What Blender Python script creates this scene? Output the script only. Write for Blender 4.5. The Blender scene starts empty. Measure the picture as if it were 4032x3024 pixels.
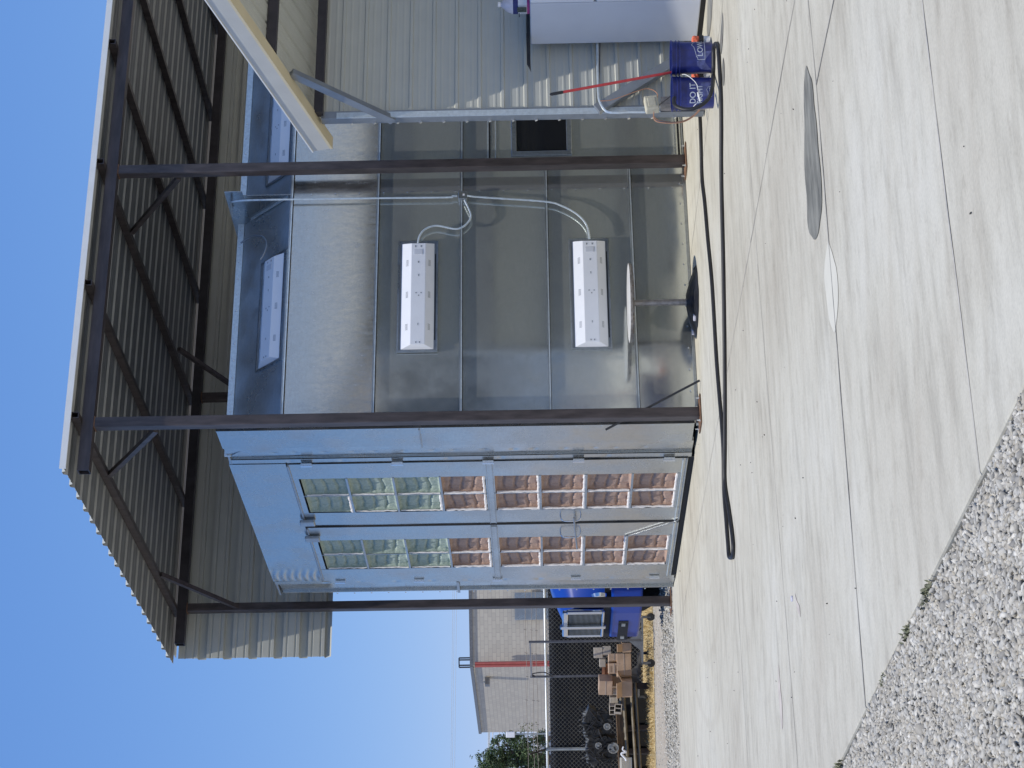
import bpy, math, random
from mathutils import Vector, Matrix, noise
R = math.radians
random.seed(7)
scene = bpy.context.scene
col = scene.collection
# ------------------------------------------------------------------ camera
# axes: x runs along the booth's long side, y runs into depth along its doors, z up (metres)
TH = .4557
ax_, bx_ = (math.cos(TH), math.sin(TH)), (-math.sin(TH), math.cos(TH))
NX, NY = -.4139, 18.5831
CAM = Vector((-(NX*ax_[0]+NY*ax_[1]), -(NX*bx_[0]+NY*bx_[1]), 1.5))
FOC, PITCH, ROLL = .8487*9000, .0155, -.0176
def to_b(v): return Vector((v[0]*ax_[0]+v[1]*ax_[1], v[0]*bx_[0]+v[1]*bx_[1], v[2]))
FW = to_b((0, math.cos(PITCH), math.sin(PITCH))); RT = to_b((1, 0, 0)); UP = to_b((0, -math.sin(PITCH), math.cos(PITCH)))
cr, sr = math.cos(ROLL), math.sin(ROLL)
cam = bpy.data.objects.new('camera', bpy.data.cameras.new('camera')); col.objects.link(cam)
cx = RT*sr - UP*cr; cy = RT*cr + UP*sr; cz = -FW
cam.matrix_world = Matrix(((cx[0], cy[0], cz[0], CAM[0]), (cx[1], cy[1], cz[1], CAM[1]), (cx[2], cy[2], cz[2], CAM[2]), (0, 0, 0, 1)))
cam.data.sensor_width = 36; cam.data.lens = FOC/4032*36; cam.data.clip_start = .1; cam.data.clip_end = 3000
scene.camera = cam
# survey helpers: turn a measured sight line into a world point on a plane / at a depth
def ray(x, y):
    dX, dY = 1512-y, x-2016
    u = dX*cr+dY*sr; v = -dX*sr+dY*cr
    return FW + RT*(u/FOC) - UP*(v/FOC)
def on(x, y, axis, val):
    i = 'xyz'.index(axis); d = ray(x, y); return CAM + d*((val-CAM[i])/d[i])
def gp(x, y, z=0.): return on(x, y, 'z', z)
def dp(x, y, d): return CAM + ray(x, y)*d
Rh = Vector((ax_[0], -ax_[1]*1.0, 0)); Rh = Vector((RT.x, RT.y, 0)).normalized(); Fh = Vector((FW.x, FW.y, 0)).normalized()
# ------------------------------------------------------------------ light
SUN = Vector((.22, .20, -1)).normalized()
w = bpy.data.worlds.new("World"); scene.world = w; w.use_nodes = True
nt = w.node_tree; sky = nt.nodes.new('ShaderNodeTexSky'); sky.sky_type = 'NISHITA'; sky.sun_disc = False
sky.sun_elevation = math.asin(-SUN.z); sky.sun_rotation = math.atan2(-SUN.x, -SUN.y)
sky.altitude = 300; sky.air_density = .75; sky.dust_density = .0; sky.ozone_density = 3.5
sp_ = nt.nodes.new('ShaderNodeSeparateColor'); cb_ = nt.nodes.new('ShaderNodeCombineColor'); nt.links.new(sky.outputs[0], sp_.inputs[0])
for i_, (g_, k_) in enumerate(((.74, .80), (.52, 1.39), (.30, 3.15))):
    a_ = nt.nodes.new('ShaderNodeMath'); a_.operation = 'POWER'; a_.inputs[1].default_value = g_; nt.links.new(sp_.outputs[i_], a_.inputs[0])
    b_ = nt.nodes.new('ShaderNodeMath'); b_.operation = 'MULTIPLY'; b_.inputs[1].default_value = k_; nt.links.new(a_.outputs[0], b_.inputs[0]); nt.links.new(b_.outputs[0], cb_.inputs[i_])
nt.links.new(cb_.outputs[0], nt.nodes['Background'].inputs[0]); nt.nodes['Background'].inputs[1].default_value = .15
sl = bpy.data.lights.new('sun', 'SUN'); sl.energy = 4.0; sl.angle = R(.5); sl.color = (1, .945, .84)
so = bpy.data.objects.new('sun', sl); col.objects.link(so); so.rotation_euler = SUN.to_track_quat('-Z', 'Y').to_euler(); so.location = (-5, -5, 20)
vs = scene.view_settings; vs.view_transform = 'Standard'; vs.look = 'None'; vs.gamma = 1; vs.exposure = 0.0; vs.use_curve_mapping = False
scene.cycles.max_bounces = 8
# ------------------------------------------------------------------ materials
def nodes(name):
    m = bpy.data.materials.new(name); m.use_nodes = True; t = m.node_tree
    return m, t, t.nodes['Principled BSDF'], t.links
def ramp(t, stops):
    r = t.nodes.new('ShaderNodeValToRGB'); e = r.color_ramp.elements
    e[0].position, e[0].color = stops[0][0], (*stops[0][1], 1); e[1].position, e[1].color = stops[-1][0], (*stops[-1][1], 1)
    for p, c in stops[1:-1]:
        n = e.new(p); n.color = (*c, 1)
    return r
def coord(t, scale=(1, 1, 1)):
    g = t.nodes.new('ShaderNodeNewGeometry'); mp = t.nodes.new('ShaderNodeMapping'); mp.inputs['Scale'].default_value = scale
    t.links.new(g.outputs['Position'], mp.inputs[0]); return mp.outputs[0]
def noi(t, vec, scale, detail=4, rough=.55):
    n = t.nodes.new('ShaderNodeTexNoise'); n.inputs['Scale'].default_value = scale; n.inputs['Detail'].default_value = detail; n.inputs['Roughness'].default_value = rough
    t.links.new(vec, n.inputs['Vector']); return n.outputs[0]
def mixc(t, f, a, b, mode='MIX'):
    n = t.nodes.new('ShaderNodeMix'); n.data_type = 'RGBA'; n.blend_type = mode
    for i, v in ((0, f), (6, a), (7, b)):
        if hasattr(v, 'is_linked') or hasattr(v, 'links'): t.links.new(v, n.inputs[i])
        else: n.inputs[i].default_value = v if i == 0 else (*v, 1)
    return n.outputs[2]
def bump(t, b, h, strength, dist=.01):
    n = t.nodes.new('ShaderNodeBump'); n.inputs['Strength'].default_value = strength; n.inputs['Distance'].default_value = dist
    t.links.new(h, n.inputs['Height']); t.links.new(n.outputs[0], b.inputs['Normal']); return n
def simple(name, c, rough=.5, metal=0, var=.15, vs_=12, bmp=0, scale=(1, 1, 1), coat=0):
    m, t, b, L = nodes(name); v = coord(t, scale); n = noi(t, v, vs_)
    lo = tuple(x*(1-var) for x in c); hi = tuple(min(1, x*(1+var)) for x in c)
    r = ramp(t, [(.3, lo), (.7, hi)]); L.new(n, r.inputs[0]); L.new(r.outputs[0], b.inputs['Base Color'])
    b.inputs['Roughness'].default_value = rough; b.inputs['Metallic'].default_value = metal; b.inputs['Coat Weight'].default_value = coat
    if bmp: bump(t, b, noi(t, v, vs_*6), bmp, .003)
    return m
def galv(name, c=(.5, .54, .56), rough=.14, spangle=.10, wav=.05):
    m, t, b, L = nodes(name); v = coord(t)
    vo = t.nodes.new('ShaderNodeTexVoronoi'); vo.inputs['Scale'].default_value = 45; L.new(v, vo.inputs['Vector'])
    n1 = noi(t, coord(t, (1, 1, 1)), 2.2, 5); 
    r = ramp(t, [(.0, tuple(x*(1-spangle) for x in c)), (1., tuple(x*(1+spangle) for x in c))]); L.new(vo.outputs['Color'], r.inputs[0])
    sc_ = noi(t, coord(t, (2, 2, 60)), 3, 6, .7); r2 = ramp(t, [(.42, (1, 1, 1)), (.75, (.72, .74, .75))]); L.new(sc_, r2.inputs[0])
    L.new(mixc(t, .5, r.outputs[0], r2.outputs[0], 'MULTIPLY'), b.inputs['Base Color'])
    rr = t.nodes.new('ShaderNodeMapRange'); rr.inputs[1].default_value = .35; rr.inputs[2].default_value = .7; rr.inputs[3].default_value = rough*.7; rr.inputs[4].default_value = rough*1.9
    L.new(n1, rr.inputs[0]); L.new(rr.outputs[0], b.inputs['Roughness']); b.inputs['Metallic'].default_value = .93
    bump(t, b, noi(t, v, 1.6, 2), wav, .05)
    return m
M = {}
M['galv'] = galv('galvanized_steel', (.50, .515, .51), .20, .05, .09)
M['galv_side'] = galv('galvanized_wall_sheet', (.61, .63, .60), .10, .03, .02); M['galv_side'].node_tree.nodes['Principled BSDF'].inputs['Metallic'].default_value = .80
M['galv_mottled'] = galv('mottled_galvanized_sheet', (.60, .58, .53), .13, .05, .02)
_t = M['galv_mottled'].node_tree; _b = _t.nodes['Principled BSDF']; _v = coord(_t, (1, 1, 1.6)); _n = noi(_t, coord(_t, (1, 1, .35)), 26, 8, .8); _r = ramp(_t, [(.36, (.15, .15, .15)), (.52, (.21, .21, .21)), (.68, (.29, .29, .29))]); _t.links.new(_n, _r.inputs[0]); _t.links.new(_r.outputs[0], _b.inputs['Roughness'])
_r2 = ramp(_t, [(.44, (.94, .94, .94)), (.68, (.84, .84, .84))]); _t.links.new(_n, _r2.inputs[0]); _t.links.new(_r2.outputs[0], _b.inputs['Metallic'])
M['galv_dull'] = galv('dull_galvanized', (.42, .45, .47), .33, .12, .05)
M['galv_shoulder'] = galv('shoulder_galvanized', (.56, .60, .62), .36, .05, .0); M['galv_shoulder'].node_tree.nodes['Principled BSDF'].inputs['Metallic'].default_value = .75
M['flange'] = simple('bright_flange', (.62, .68, .70), .38, .6, .12, 30)
M['steel_brown'] = simple('raw_brown_steel', (.080, .066, .064), .42, .35, .35, 6, .15, (3, 3, .6))
M['steel_beam'] = simple('raw_brown_beam_steel', (.080, .066, .066), .42, .35, .3, 5, .15, (.5, 3, 3))
M['steel_dark'] = simple('dark_steel_tube', (.045, .040, .045), .45, .3, .3, 6, .1)
M['fascia'] = simple('rake_paint', (.50, .50, .47), .45, 0, .05, 4)
M['lip'] = simple('rake_lip_paint', (.62, .54, .36), .45, 0, .05, 4)
M['rust'] = simple('rusty_plate', (.17, .09, .05), .8, 0, .4, 25, .2)
M['cream'] = simple('cream_cladding_paint', (.50, .505, .455), .42, 0, .04, 4)
M['cream_trim'] = simple('cream_trim_paint', (.72, .70, .62), .38, 0, .05, 5)
M['trim_white'] = simple('off_white_trim', (.78, .79, .78), .4, 0, .04, 5)
M['under'] = simple('roof_underside_shade_tint', (.15, .155, .155), .45, 0, .15, 4); M['under_rib_light'] = simple('roof_rib_light_tint', (.36, .36, .34), .45, 0, .1, 4)  # dark flats, paler ribs: roof shade and bounce light put into the colours
M['screw'] = simple('bolt_zinc', (.75, .76, .76), .25, .9, .1, 50)
M['black'] = simple('black_rubber', (.018, .018, .020), .55, 0, .3, 20)
M['gap'] = simple('dark_gap', (.012, .012, .013), .8)
M['white'] = simple('white_enamel', (.80, .81, .83), .28, 0, .02, 8)
M['white_d'] = simple('white_fridge_enamel', (.62, .64, .68), .3, 0, .03, 3)
M['fiber'] = simple('white_filter_fibre', (.78, .74, .70), .9, 0, .12, 60, .4)
M['table_paint'] = simple('worn_table_paint', (.50, .50, .49), .55, 0, .15, 9)
M['chrome'] = simple('chrome', (.62, .65, .70), .14, 1, .03)
M['glass_dark'] = simple('dark_window_glass', (.012, .013, .016), .06, 0, .1, 3)
M['blue'] = simple('blue_bucket_plastic', (.020, .030, .17), .33, 0, .3, 14, .1)
M['blue_scuff'] = simple('scuffed_blue_plastic', (.085, .10, .25), .5, 0, .35, 30, .1)
M['print'] = simple('pale_print', (.50, .54, .62), .5, 0, .15, 80)
M['red'] = simple('red_pole_paint', (.52, .045, .05), .35, 0, .12, 20)
M['orange'] = simple('orange_sponge', (.78, .17, .09), .85, 0, .25, 60, .5)
M['beige_box'] = simple('beige_plastic_box', (.55, .52, .40), .5, 0, .12, 20)
M['wire_o'] = simple('copper_orange_wire', (.48, .25, .15), .5)
M['wire_w'] = simple('white_wire', (.8, .8, .78), .4)
M['truck_blue'] = simple('blue_truck_paint', (.006, .045, .31), .34, 0, .08, 3, 0, (1, 1, 1), .12)
M['tyre'] = simple('tyre_rubber', (.020, .019, .018), .8, 0, .2, 10)
M['card'] = simple('cardboard', (.44, .31, .21), .85, 0, .14, 8, .1)
M['card_ink'] = simple('brown_print_on_cardboard', (.16, .10, .07), .8)
M['block'] = simple('concrete_block_grey', (.44, .39, .32), .9, 0, .18, 20, .4)
M['clay'] = simple('terracotta_clay', (.36, .17, .10), .85, 0, .15, 10)
M['engine'] = simple('greasy_cast_iron', (.035, .033, .030), .45, .4, .6, 25, .3)
M['alu'] = simple('dirty_aluminium', (.33, .32, .29), .45, .6, .4, 25, .2)
M['wood'] = simple('weathered_wood', (.20, .13, .075), .85, 0, .4, 5, .3, (1, 1, 8))
M['pipe'] = simple('weathered_pipe', (.22, .19, .14), .5, .5, .4, 6)
M['screen'] = simple('black_privacy_mesh', (.008, .009, .013), .75, 0, .3, 40)
M['chain'] = simple('chain_link_wire', (.27, .27, .25), .4, .6, .2, 5)
M['fpost'] = simple('galvanized_post', (.38, .40, .39), .4, .6, .15, 5)
M['rail_w'] = simple('pale_top_rail', (.72, .75, .74), .4, .3, .08, 5)
M['cart'] = simple('grey_cart_steel', (.19, .19, .19), .4, .5, .2, 10)
M['red_pipe'] = simple('faded_red_pipe', (.40, .10, .085), .6, 0, .12, 4)
M['stalk'] = simple('brown_grey_stalk', (.30, .28, .27), .4, .6, .3, 20)
M['pink'] = simple('magenta_label', (.52, .06, .25), .4)
M['navy'] = simple('navy_label', (.02, .03, .16), .4)
M['jug'] = simple('milky_plastic', (.62, .60, .66), .3)
M['photo_dark'] = simple('dark_label_picture', (.05, .07, .06), .4, 0, .9, 60)
M['foliage'] = simple('tree_leaves', (.075, .115, .045), .6, 0, .5, 3)
M['foliage2'] = simple('yellow_green_leaves', (.13, .14, .05), .6, 0, .4, 3)
M['bark'] = simple('bark', (.10, .075, .055), .9, 0, .3, 5)
M['weed'] = simple('weed_leaves', (.15, .155, .09), .6, 0, .5, 40)
M['straw'] = simple('dry_straw', (.50, .385, .19), .8, 0, .45, 12)
M['tarp'] = simple('black_plastic_tarp', (.015, .017, .024), .3, 0, .3, 10)
M['wh_dark'] = simple('shaded_added_wall', (.075, .085, .085), .7, 0, .15, .6)  # tones of the added building, set for its reflection
M['wh_door'] = simple('pale_added_door', (.62, .66, .66), .6, 0, .1, .6)
M['wh_roof'] = simple('tan_added_roof', (.62, .55, .44), .6, 0, .08, .5)
M['added_girt'] = simple('grey_added_girt', (.26, .27, .27), .6, 0, .1, 4)
M['zee'] = simple('grey_zinc_purlin', (.30, .32, .34), .35, .6, .1, 8)
M['stain_rust'] = simple('rust_stain', (.47, .425, .38), .9, 0, .2, 12)
M['truck_blue'].node_tree.nodes['Principled BSDF'].inputs['Specular IOR Level'].default_value = .2
# concrete
m, t, b, L = nodes('broom_finished_concrete'); v = coord(t)
n1 = noi(t, coord(t, (.5, .5, 1)), .7, 6, .6); n2 = noi(t, coord(t, (.55, 2.4, 1)), 2.2, 7, .65); n3 = noi(t, v, 70, 3)
r1 = ramp(t, [(.32, (.455, .42, .34)), (.5, (.535, .507, .42)), (.68, (.585, .565, .49))]); L.new(n1, r1.inputs[0])
r2 = ramp(t, [(.30, (.76, .75, .74)), (.46, (.94, .94, .935)), (.55, (1, 1, 1)), (.72, (1.0, 1.0, 1.0))]); L.new(n2, r2.inputs[0])
r3 = ramp(t, [(.25, (.82, .82, .82)), (.6, (1, 1, 1))]); L.new(n3, r3.inputs[0])
c1 = mixc(t, 1., r1.outputs[0], r2.outputs[0], 'MULTIPLY'); c2 = mixc(t, .8, c1, r3.outputs[0], 'MULTIPLY')
n5 = noi(t, coord(t, (1, 1.5, 1)), 7, 9, .72); r5 = ramp(t, [(.32, (.80, .785, .77)), (.46, (.96, .96, .955)), (.6, (1, 1, 1)), (.74, (1.04, 1.04, 1.04))]); L.new(n5, r5.inputs[0]); c2 = mixc(t, .9, c2, r5.outputs[0], 'MULTIPLY')
# tyre and trowel arcs
wv = t.nodes.new('ShaderNodeTexWave'); wv.wave_type = 'RINGS'; wv.rings_direction = 'Z'; wv.inputs['Scale'].default_value = .55; wv.inputs['Distortion'].default_value = 3.; wv.inputs['Detail'].default_value = 3; L.new(v, wv.inputs[0])
r4 = ramp(t, [(.0, (.93, .92, .91)), (.12, (1, 1, 1)), (1, (1, 1, 1))]); L.new(wv.outputs[0], r4.inputs[0])
c3 = mixc(t, .7, c2, r4.outputs[0], 'MULTIPLY'); L.new(c3, b.inputs['Base Color']); b.inputs['Roughness'].default_value = .72
bump(t, b, n3, .12, .003); M['concrete'] = m
M['joint'] = simple('joint_dirt', (.23, .22, .20), .95, 0, .4, 9)
M['joint_l'] = simple('faint_joint_dirt', (.38, .36, .33), .95, 0, .35, 9)
M['wet'] = simple('wet_concrete', (.215, .21, .18), .35, 0, .45, 2.2, .05, (1.6, 5, 1))
M['pale'] = simple('pale_laitance', (.56, .54, .46), .8, 0, .04, 6)
m, t, b, L = nodes('gravel_ground'); v = coord(t)
vo = t.nodes.new('ShaderNodeTexVoronoi'); vo.inputs['Scale'].default_value = 38; L.new(v, vo.inputs['Vector'])
bw = t.nodes.new('ShaderNodeSeparateColor'); L.new(vo.outputs['Color'], bw.inputs[0])
r1 = ramp(t, [(0, (.10, .10, .10)), (.35, (.26, .26, .25)), (.7, (.42, .41, .38)), (1, (.62, .61, .57))]); L.new(bw.outputs[0], r1.inputs[0])
L.new(r1.outputs[0], b.inputs['Base Color']); b.inputs['Roughness'].default_value = .9; bump(t, b, vo.outputs['Distance'], .8, .02); M['gravel'] = m
m, t, b, L = nodes('dirt_ground'); v = coord(t)
n1 = noi(t, v, 1.2, 6, .6); n2 = noi(t, v, 28, 4, .7)
r1 = ramp(t, [(.3, (.36, .31, .24)), (.7, (.46, .41, .33))]); L.new(n1, r1.inputs[0]); r2 = ramp(t, [(.3, (.45, .43, .40)), (.5, (1, 1, 1)), (.75, (1.15, 1.15, 1.15))]); L.new(n2, r2.inputs[0])
L.new(mixc(t, .8, r1.outputs[0], r2.outputs[0], 'MULTIPLY'), b.inputs['Base Color']); b.inputs['Roughness'].default_value = .95; bump(t, b, n2, .6, .02); M['dirt'] = m
m, t, b, L = nodes('loose_stone')
oi = t.nodes.new('ShaderNodeAttribute'); oi.attribute_name = 'tone'; oi.attribute_type = 'GEOMETRY'
r1 = ramp(t, [(0, (.22, .21, .19)), (.25, (.33, .315, .28)), (.45, (.45, .41, .335)), (.6, (.44, .43, .395)), (.8, (.55, .52, .45)), (1, (.70, .67, .60))]); L.new(oi.outputs['Fac'], r1.inputs[0])
n2 = noi(t, coord(t), 60, 4); r2 = ramp(t, [(.3, (.7, .7, .7)), (.7, (1.1, 1.1, 1.1))]); L.new(n2, r2.inputs[0])
L.new(mixc(t, .7, r1.outputs[0], r2.outputs[0], 'MULTIPLY'), b.inputs['Base Color']); b.inputs['Roughness'].default_value = .8; M['stone'] = m
# concrete-block wall
m, t, b, L = nodes('concrete_block_wall')
tc = t.nodes.new('ShaderNodeTexCoord'); bk = t.nodes.new('ShaderNodeTexBrick'); L.new(tc.outputs['UV'], bk.inputs[0])
bk.inputs['Scale'].default_value = 1; bk.inputs['Brick Width'].default_value = .41; bk.inputs['Row Height'].default_value = .205; bk.inputs['Mortar Size'].default_value = .012; bk.inputs['Bias'].default_value = -.1
bk.inputs['Color1'].default_value = (.55, .51, .43, 1); bk.inputs['Color2'].default_value = (.475, .44, .375, 1); bk.inputs['Mortar'].default_value = (.40, .36, .32, 1)
L.new(mixc(t, .25, bk.outputs[0], ramp(t, [(.3, (.8, .8, .8)), (.7, (1.1, 1.1, 1.1))]).outputs[0], 'MULTIPLY'), b.inputs['Base Color'])
b.inputs['Roughness'].default_value = .9; M['cmu'] = m
def quilt(name, c1, c2, sc_=55):
    m, t, b, L = nodes(name); v = coord(t); n = noi(t, v, sc_, 5, .7); r = ramp(t, [(.3, c1), (.7, c2)]); L.new(n, r.inputs[0]); L.new(r.outputs[0], b.inputs['Base Color'])
    b.inputs['Roughness'].default_value = .95; bump(t, b, n, .5, .01); return m
M['f_brown'] = quilt('brown_filter_media', (.34, .225, .175), (.47, .335, .26))
M['f_green'] = quilt('green_filter_media', (.24, .31, .25), (.44, .50, .43), 40)

# ------------------------------------------------------------------ mesh helpers
class MB:
    def __init__(s): s.v = []; s.f = []
    def add(s, vs, fs):
        o = len(s.v); s.v += [tuple(p) for p in vs]; s.f += [tuple(i+o for i in f) for f in fs]; return s
    def box(s, a, b_):
        x0, y0, z0 = a; x1, y1, z1 = b_
        return s.add([(x0, y0, z0), (x1, y0, z0), (x1, y1, z0), (x0, y1, z0), (x0, y0, z1), (x1, y0, z1), (x1, y1, z1), (x0, y1, z1)],
                     [(0, 3, 2, 1), (4, 5, 6, 7), (0, 1, 5, 4), (1, 2, 6, 5), (2, 3, 7, 6), (3, 0, 4, 7)])
    def obox(s, c, X, Y, Z):      # centre, half vectors
        c = Vector(c); P = [c+X*i+Y*j+Z*k for k in (-1, 1) for i, j in ((-1, -1), (1, -1), (1, 1), (-1, 1))]
        return s.add(P, [(0, 3, 2, 1), (4, 5, 6, 7), (0, 1, 5, 4), (1, 2, 6, 5), (2, 3, 7, 6), (3, 0, 4, 7)])
    def bar(s, p, q, w_, h_=None, up=(0, 0, 1)):
        p, q = Vector(p), Vector(q); d = (q-p); n = d.normalized(); u = Vector(up)
        if abs(n.dot(u)) > .99: u = Vector((1, 0, 0))
        X = n.cross(u).normalized(); Z = X.cross(n); h_ = h_ or w_
        return s.obox((p+q)/2, X*(w_/2), d/2, Z*(h_/2))
    def tube(s, pts, r, n=10, cap=True):
        pts = [Vector(p) for p in pts]; rs = r if isinstance(r, (list, tuple)) else [r]*len(pts); o = len(s.v); prev = None
        for i, p in enumerate(pts):
            d = (pts[min(i+1, len(pts)-1)]-pts[max(i-1, 0)]).normalized()
            if prev is None:
                u = Vector((0, 0, 1)) if abs(d.z) < .9 else Vector((1, 0, 0)); X = d.cross(u).normalized()
            else: X = (prev - d*prev.dot(d)).normalized()
            prev = X; Y = d.cross(X)
            for k in range(n):
                a = 2*math.pi*k/n; s.v.append(tuple(p+(X*math.cos(a)+Y*math.sin(a))*rs[i]))
        for i in range(len(pts)-1):
            for k in range(n): s.f.append((o+i*n+k, o+i*n+(k+1) % n, o+(i+1)*n+(k+1) % n, o+(i+1)*n+k))
        if cap: s.f.append(tuple(o+k for k in range(n))[::-1]); s.f.append(tuple(o+(len(pts)-1)*n+k for k in range(n)))
        return s
    def lathe(s, c, prof, n=32, axis=None):
        # prof: (r, h) list around axis (default z) at centre c
        c = Vector(c); A = Vector(axis or (0, 0, 1)).normalized(); X = A.orthogonal().normalized(); Y = A.cross(X); o = len(s.v)
        for r_, h in prof:
            for k in range(n):
                a = 2*math.pi*k/n; s.v.append(tuple(c+A*h+(X*math.cos(a)+Y*math.sin(a))*r_))
        for i in range(len(prof)-1):
            for k in range(n): s.f.append((o+i*n+k, o+i*n+(k+1) % n, o+(i+1)*n+(k+1) % n, o+(i+1)*n+k))
        return s
    def prism(s, poly, vec):
        n = len(poly); P = [Vector(p) for p in poly]; V = Vector(vec)
        return s.add(P+[p+V for p in P], [tuple(range(n))[::-1], tuple(range(n, 2*n))]+[(i, (i+1) % n, n+(i+1) % n, n+i) for i in range(n)])
    def build(s, name, mat, parent=None, smooth=False, bevel=0, fix=True):
        me = bpy.data.meshes.new(name); me.from_pydata(s.v, [], s.f); me.materials.append(M[mat] if isinstance(mat, str) else mat)
        if fix:
            import bmesh
            bm = bmesh.new(); bm.from_mesh(me); bmesh.ops.recalc_face_normals(bm, faces=bm.faces); bm.to_mesh(me); bm.free()
        o = bpy.data.objects.new(name, me); col.objects.link(o)
        if smooth:
            me.polygons.foreach_set('use_smooth', [True]*len(me.polygons)); me.set_sharp_from_angle(angle=R(40))
        if parent is not None:
            o.parent = parent; o.matrix_parent_inverse = parent.matrix_world.inverted() if parent.type != 'EMPTY' else Matrix.Translation(-parent.location)
        if bevel:
            md = o.modifiers.new('bevel', 'BEVEL'); md.width = bevel; md.segments = 2; md.limit_method = 'ANGLE'
        return o
def tag(o, label=None, cat=None, group=None, kind=None):
    for k, v_ in (('label', label), ('category', cat), ('group', group), ('kind', kind)):
        if v_: o[k] = v_
    return o
def thing(name, loc, label, cat, group=None):
    o = bpy.data.objects.new(name, None); col.objects.link(o); o.location = loc; o.empty_display_size = .2
    return tag(o, label, cat, group)
def smoothpts(P, n=8):
    P = [Vector(p) for p in P]; out = []
    for i in range(len(P)-1):
        p0, p1, p2, p3 = P[max(i-1, 0)], P[i], P[i+1], P[min(i+2, len(P)-1)]
        for k in range(n):
            u = k/n; out.append(.5*((2*p1)+(p2-p0)*u+(2*p0-5*p1+4*p2-p3)*u*u+(-p0+3*p1-3*p2+p3)*u**3))
    out.append(P[-1]); return out
def copy_tree(o, parent=None, loc=None):
    c = o.copy(); col.objects.link(c); c.parent = parent
    if loc is not None: c.location = loc
    for ch in list(o.children): copy_tree(ch, c)
    return c
def ribbed(mb, o, U, V, W, width, length, pitch, hgt, minor=2, start=0., base=.045, top=.022, mh=.005):
    """sheet: profile runs along U (width), extruded along V (length), ribs rise along W"""
    o, U, V, W = Vector(o), Vector(U), Vector(V), Vector(W)
    prof = [(0, 0)]; x = start
    while x < width:
        for a, h in ((-base, 0), (-top, hgt), (top, hgt), (base, 0)):
            if 0 < x+a < width: prof.append((x+a, h))
        for k in range(minor):
            c = x+pitch*(k+1)/(minor+1)
            for a, h in ((-.014, 0), (-.006, mh), (.006, mh), (.014, 0)):
                if 0 < c+a < width and minor: prof.append((c+a, h))
        x += pitch
    prof.append((width, 0)); prof.sort(key=lambda q: q[0]); n = len(prof)
    vs_ = [o+U*a+W*h for a, h in prof]+[o+U*a+W*h+V*length for a, h in prof]
    vs_ += [p-W*.0025 for p in vs_[:2*n]]
    fs = [(i, i+1, n+i+1, n+i) for i in range(n-1)]+[(2*n+i, 3*n+i, 3*n+i+1, 2*n+i+1) for i in range(n-1)]
    fs += [(i, 2*n+i, 2*n+i+1, i+1) for i in range(n-1)]+[(n+i, n+i+1, 3*n+i+1, 3*n+i) for i in range(n-1)]
    fs += [(0, n, 3*n, 2*n), (n-1, 3*n-1, 4*n-1, 2*n-1)]
    mb.add(vs_, fs)
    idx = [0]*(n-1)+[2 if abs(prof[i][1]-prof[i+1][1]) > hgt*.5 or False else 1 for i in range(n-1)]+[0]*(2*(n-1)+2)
    return idx
def tint_underside_shade(o, idx, mat):
    o.data.materials.append(M[mat]); o.data.materials.append(M['under_rib_light']); o.data.polygons.foreach_set('material_index', idx+[0]*(len(o.data.polygons)-len(idx)))
def text_mesh(body, size, name='lettering'):
    c = bpy.data.curves.new(name, 'FONT'); c.body = body; c.size = size; c.extrude = 0; c.offset = size*.012
    o = bpy.data.objects.new(name, c); col.objects.link(o); dg = bpy.context.evaluated_depsgraph_get()
    me = bpy.data.meshes.new_from_object(o.evaluated_get(dg)); bpy.data.objects.remove(o); bpy.data.curves.remove(c)
    return [v_.co.copy() for v_ in me.vertices], [tuple(p.vertices) for p in me.polygons]

exec_parts = []
# ------------------------------------------------------------------ ground
def sheet(name, pts, z, mat, kind='structure'):
    o = MB().add([(p[0], p[1], z) for p in pts], [tuple(range(len(pts)))]).build(name, mat, fix=False)
    if o.data.polygons[0].normal.z < 0: o.data.flip_normals()
    if kind: o['kind'] = kind
    return o
sheet('ground', [(-900, -600), (900, -600), (900, 900), (-900, 900)], -.14, 'dirt')
SE, NE_ = -5.17, 4.93            # slab edges
slab = MB().box((SE, -26, -.16), (14, NE_, 0)).build('concrete_slab', 'concrete', bevel=.012); slab['kind'] = 'structure'
sheet('gravel_strip', [(-12, 4.95), (14, 4.95), (14, 7.6), (-12, 7.6)], -.055, 'gravel')
sheet('gravel_bed', [(-16, -26), (SE-.01, -26), (SE-.01, 4.9), (-16, 4.9)], -.045, 'gravel')
def line(p, q, w_=.012, mat='joint', z=.003):
    p, q = Vector((*p, z)), Vector((*q, z)); d = (q-p).normalized(); n_ = Vector((-d.y, d.x, 0)); k = max(2, int((q-p).length/.25)); vs_ = []; rr = random.Random(int(p.x*100+q.y*10))
    for i in range(k+1):
        c = p.lerp(q, i/k)+n_*rr.uniform(-.004, .004); ww = w_/2*rr.uniform(.55, 1.25); vs_ += [c-n_*ww, c+n_*ww]
    return MB().add(vs_, [(2*i, 2*i+2, 2*i+3, 2*i+1) for i in range(k)]).build('control_joint', mat, slab, fix=False)
line((SE, -7.95), (-1.8, -8.2), .017); line((-1.8, -8.2), (4, -8.15), .012)
line((SE, -10.72), (3, -10.80), .010, 'joint_l'); line((-.9, -8.15), (-.86, -4.9), .010)
line((-.86, -4.9), (-.68, 4.9), .008, 'joint_l'); line((-1.8, -8.2), (-1.8, -16), .013)
line((SE, -5.35), (-1.2, -5.2), .010, 'joint'); line((-1.2, -5.2), (4, -5.2), .007, 'joint_l'); line((SE, -2.45), (-1.0, -2.5), .009, 'joint'); line((SE, -2.62), (-2.0, -2.62), .006, 'joint_l')
line((1.74, -4.9), (1.80, 0), .010, 'joint'); line((SE, .6), (-.7, .55), .006, 'joint_l'); line((SE, 2.9), (-.7, 2.95), .006, 'joint_l')
line((4.0, -8.2), (-5, -16), .001, 'joint_l')
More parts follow.
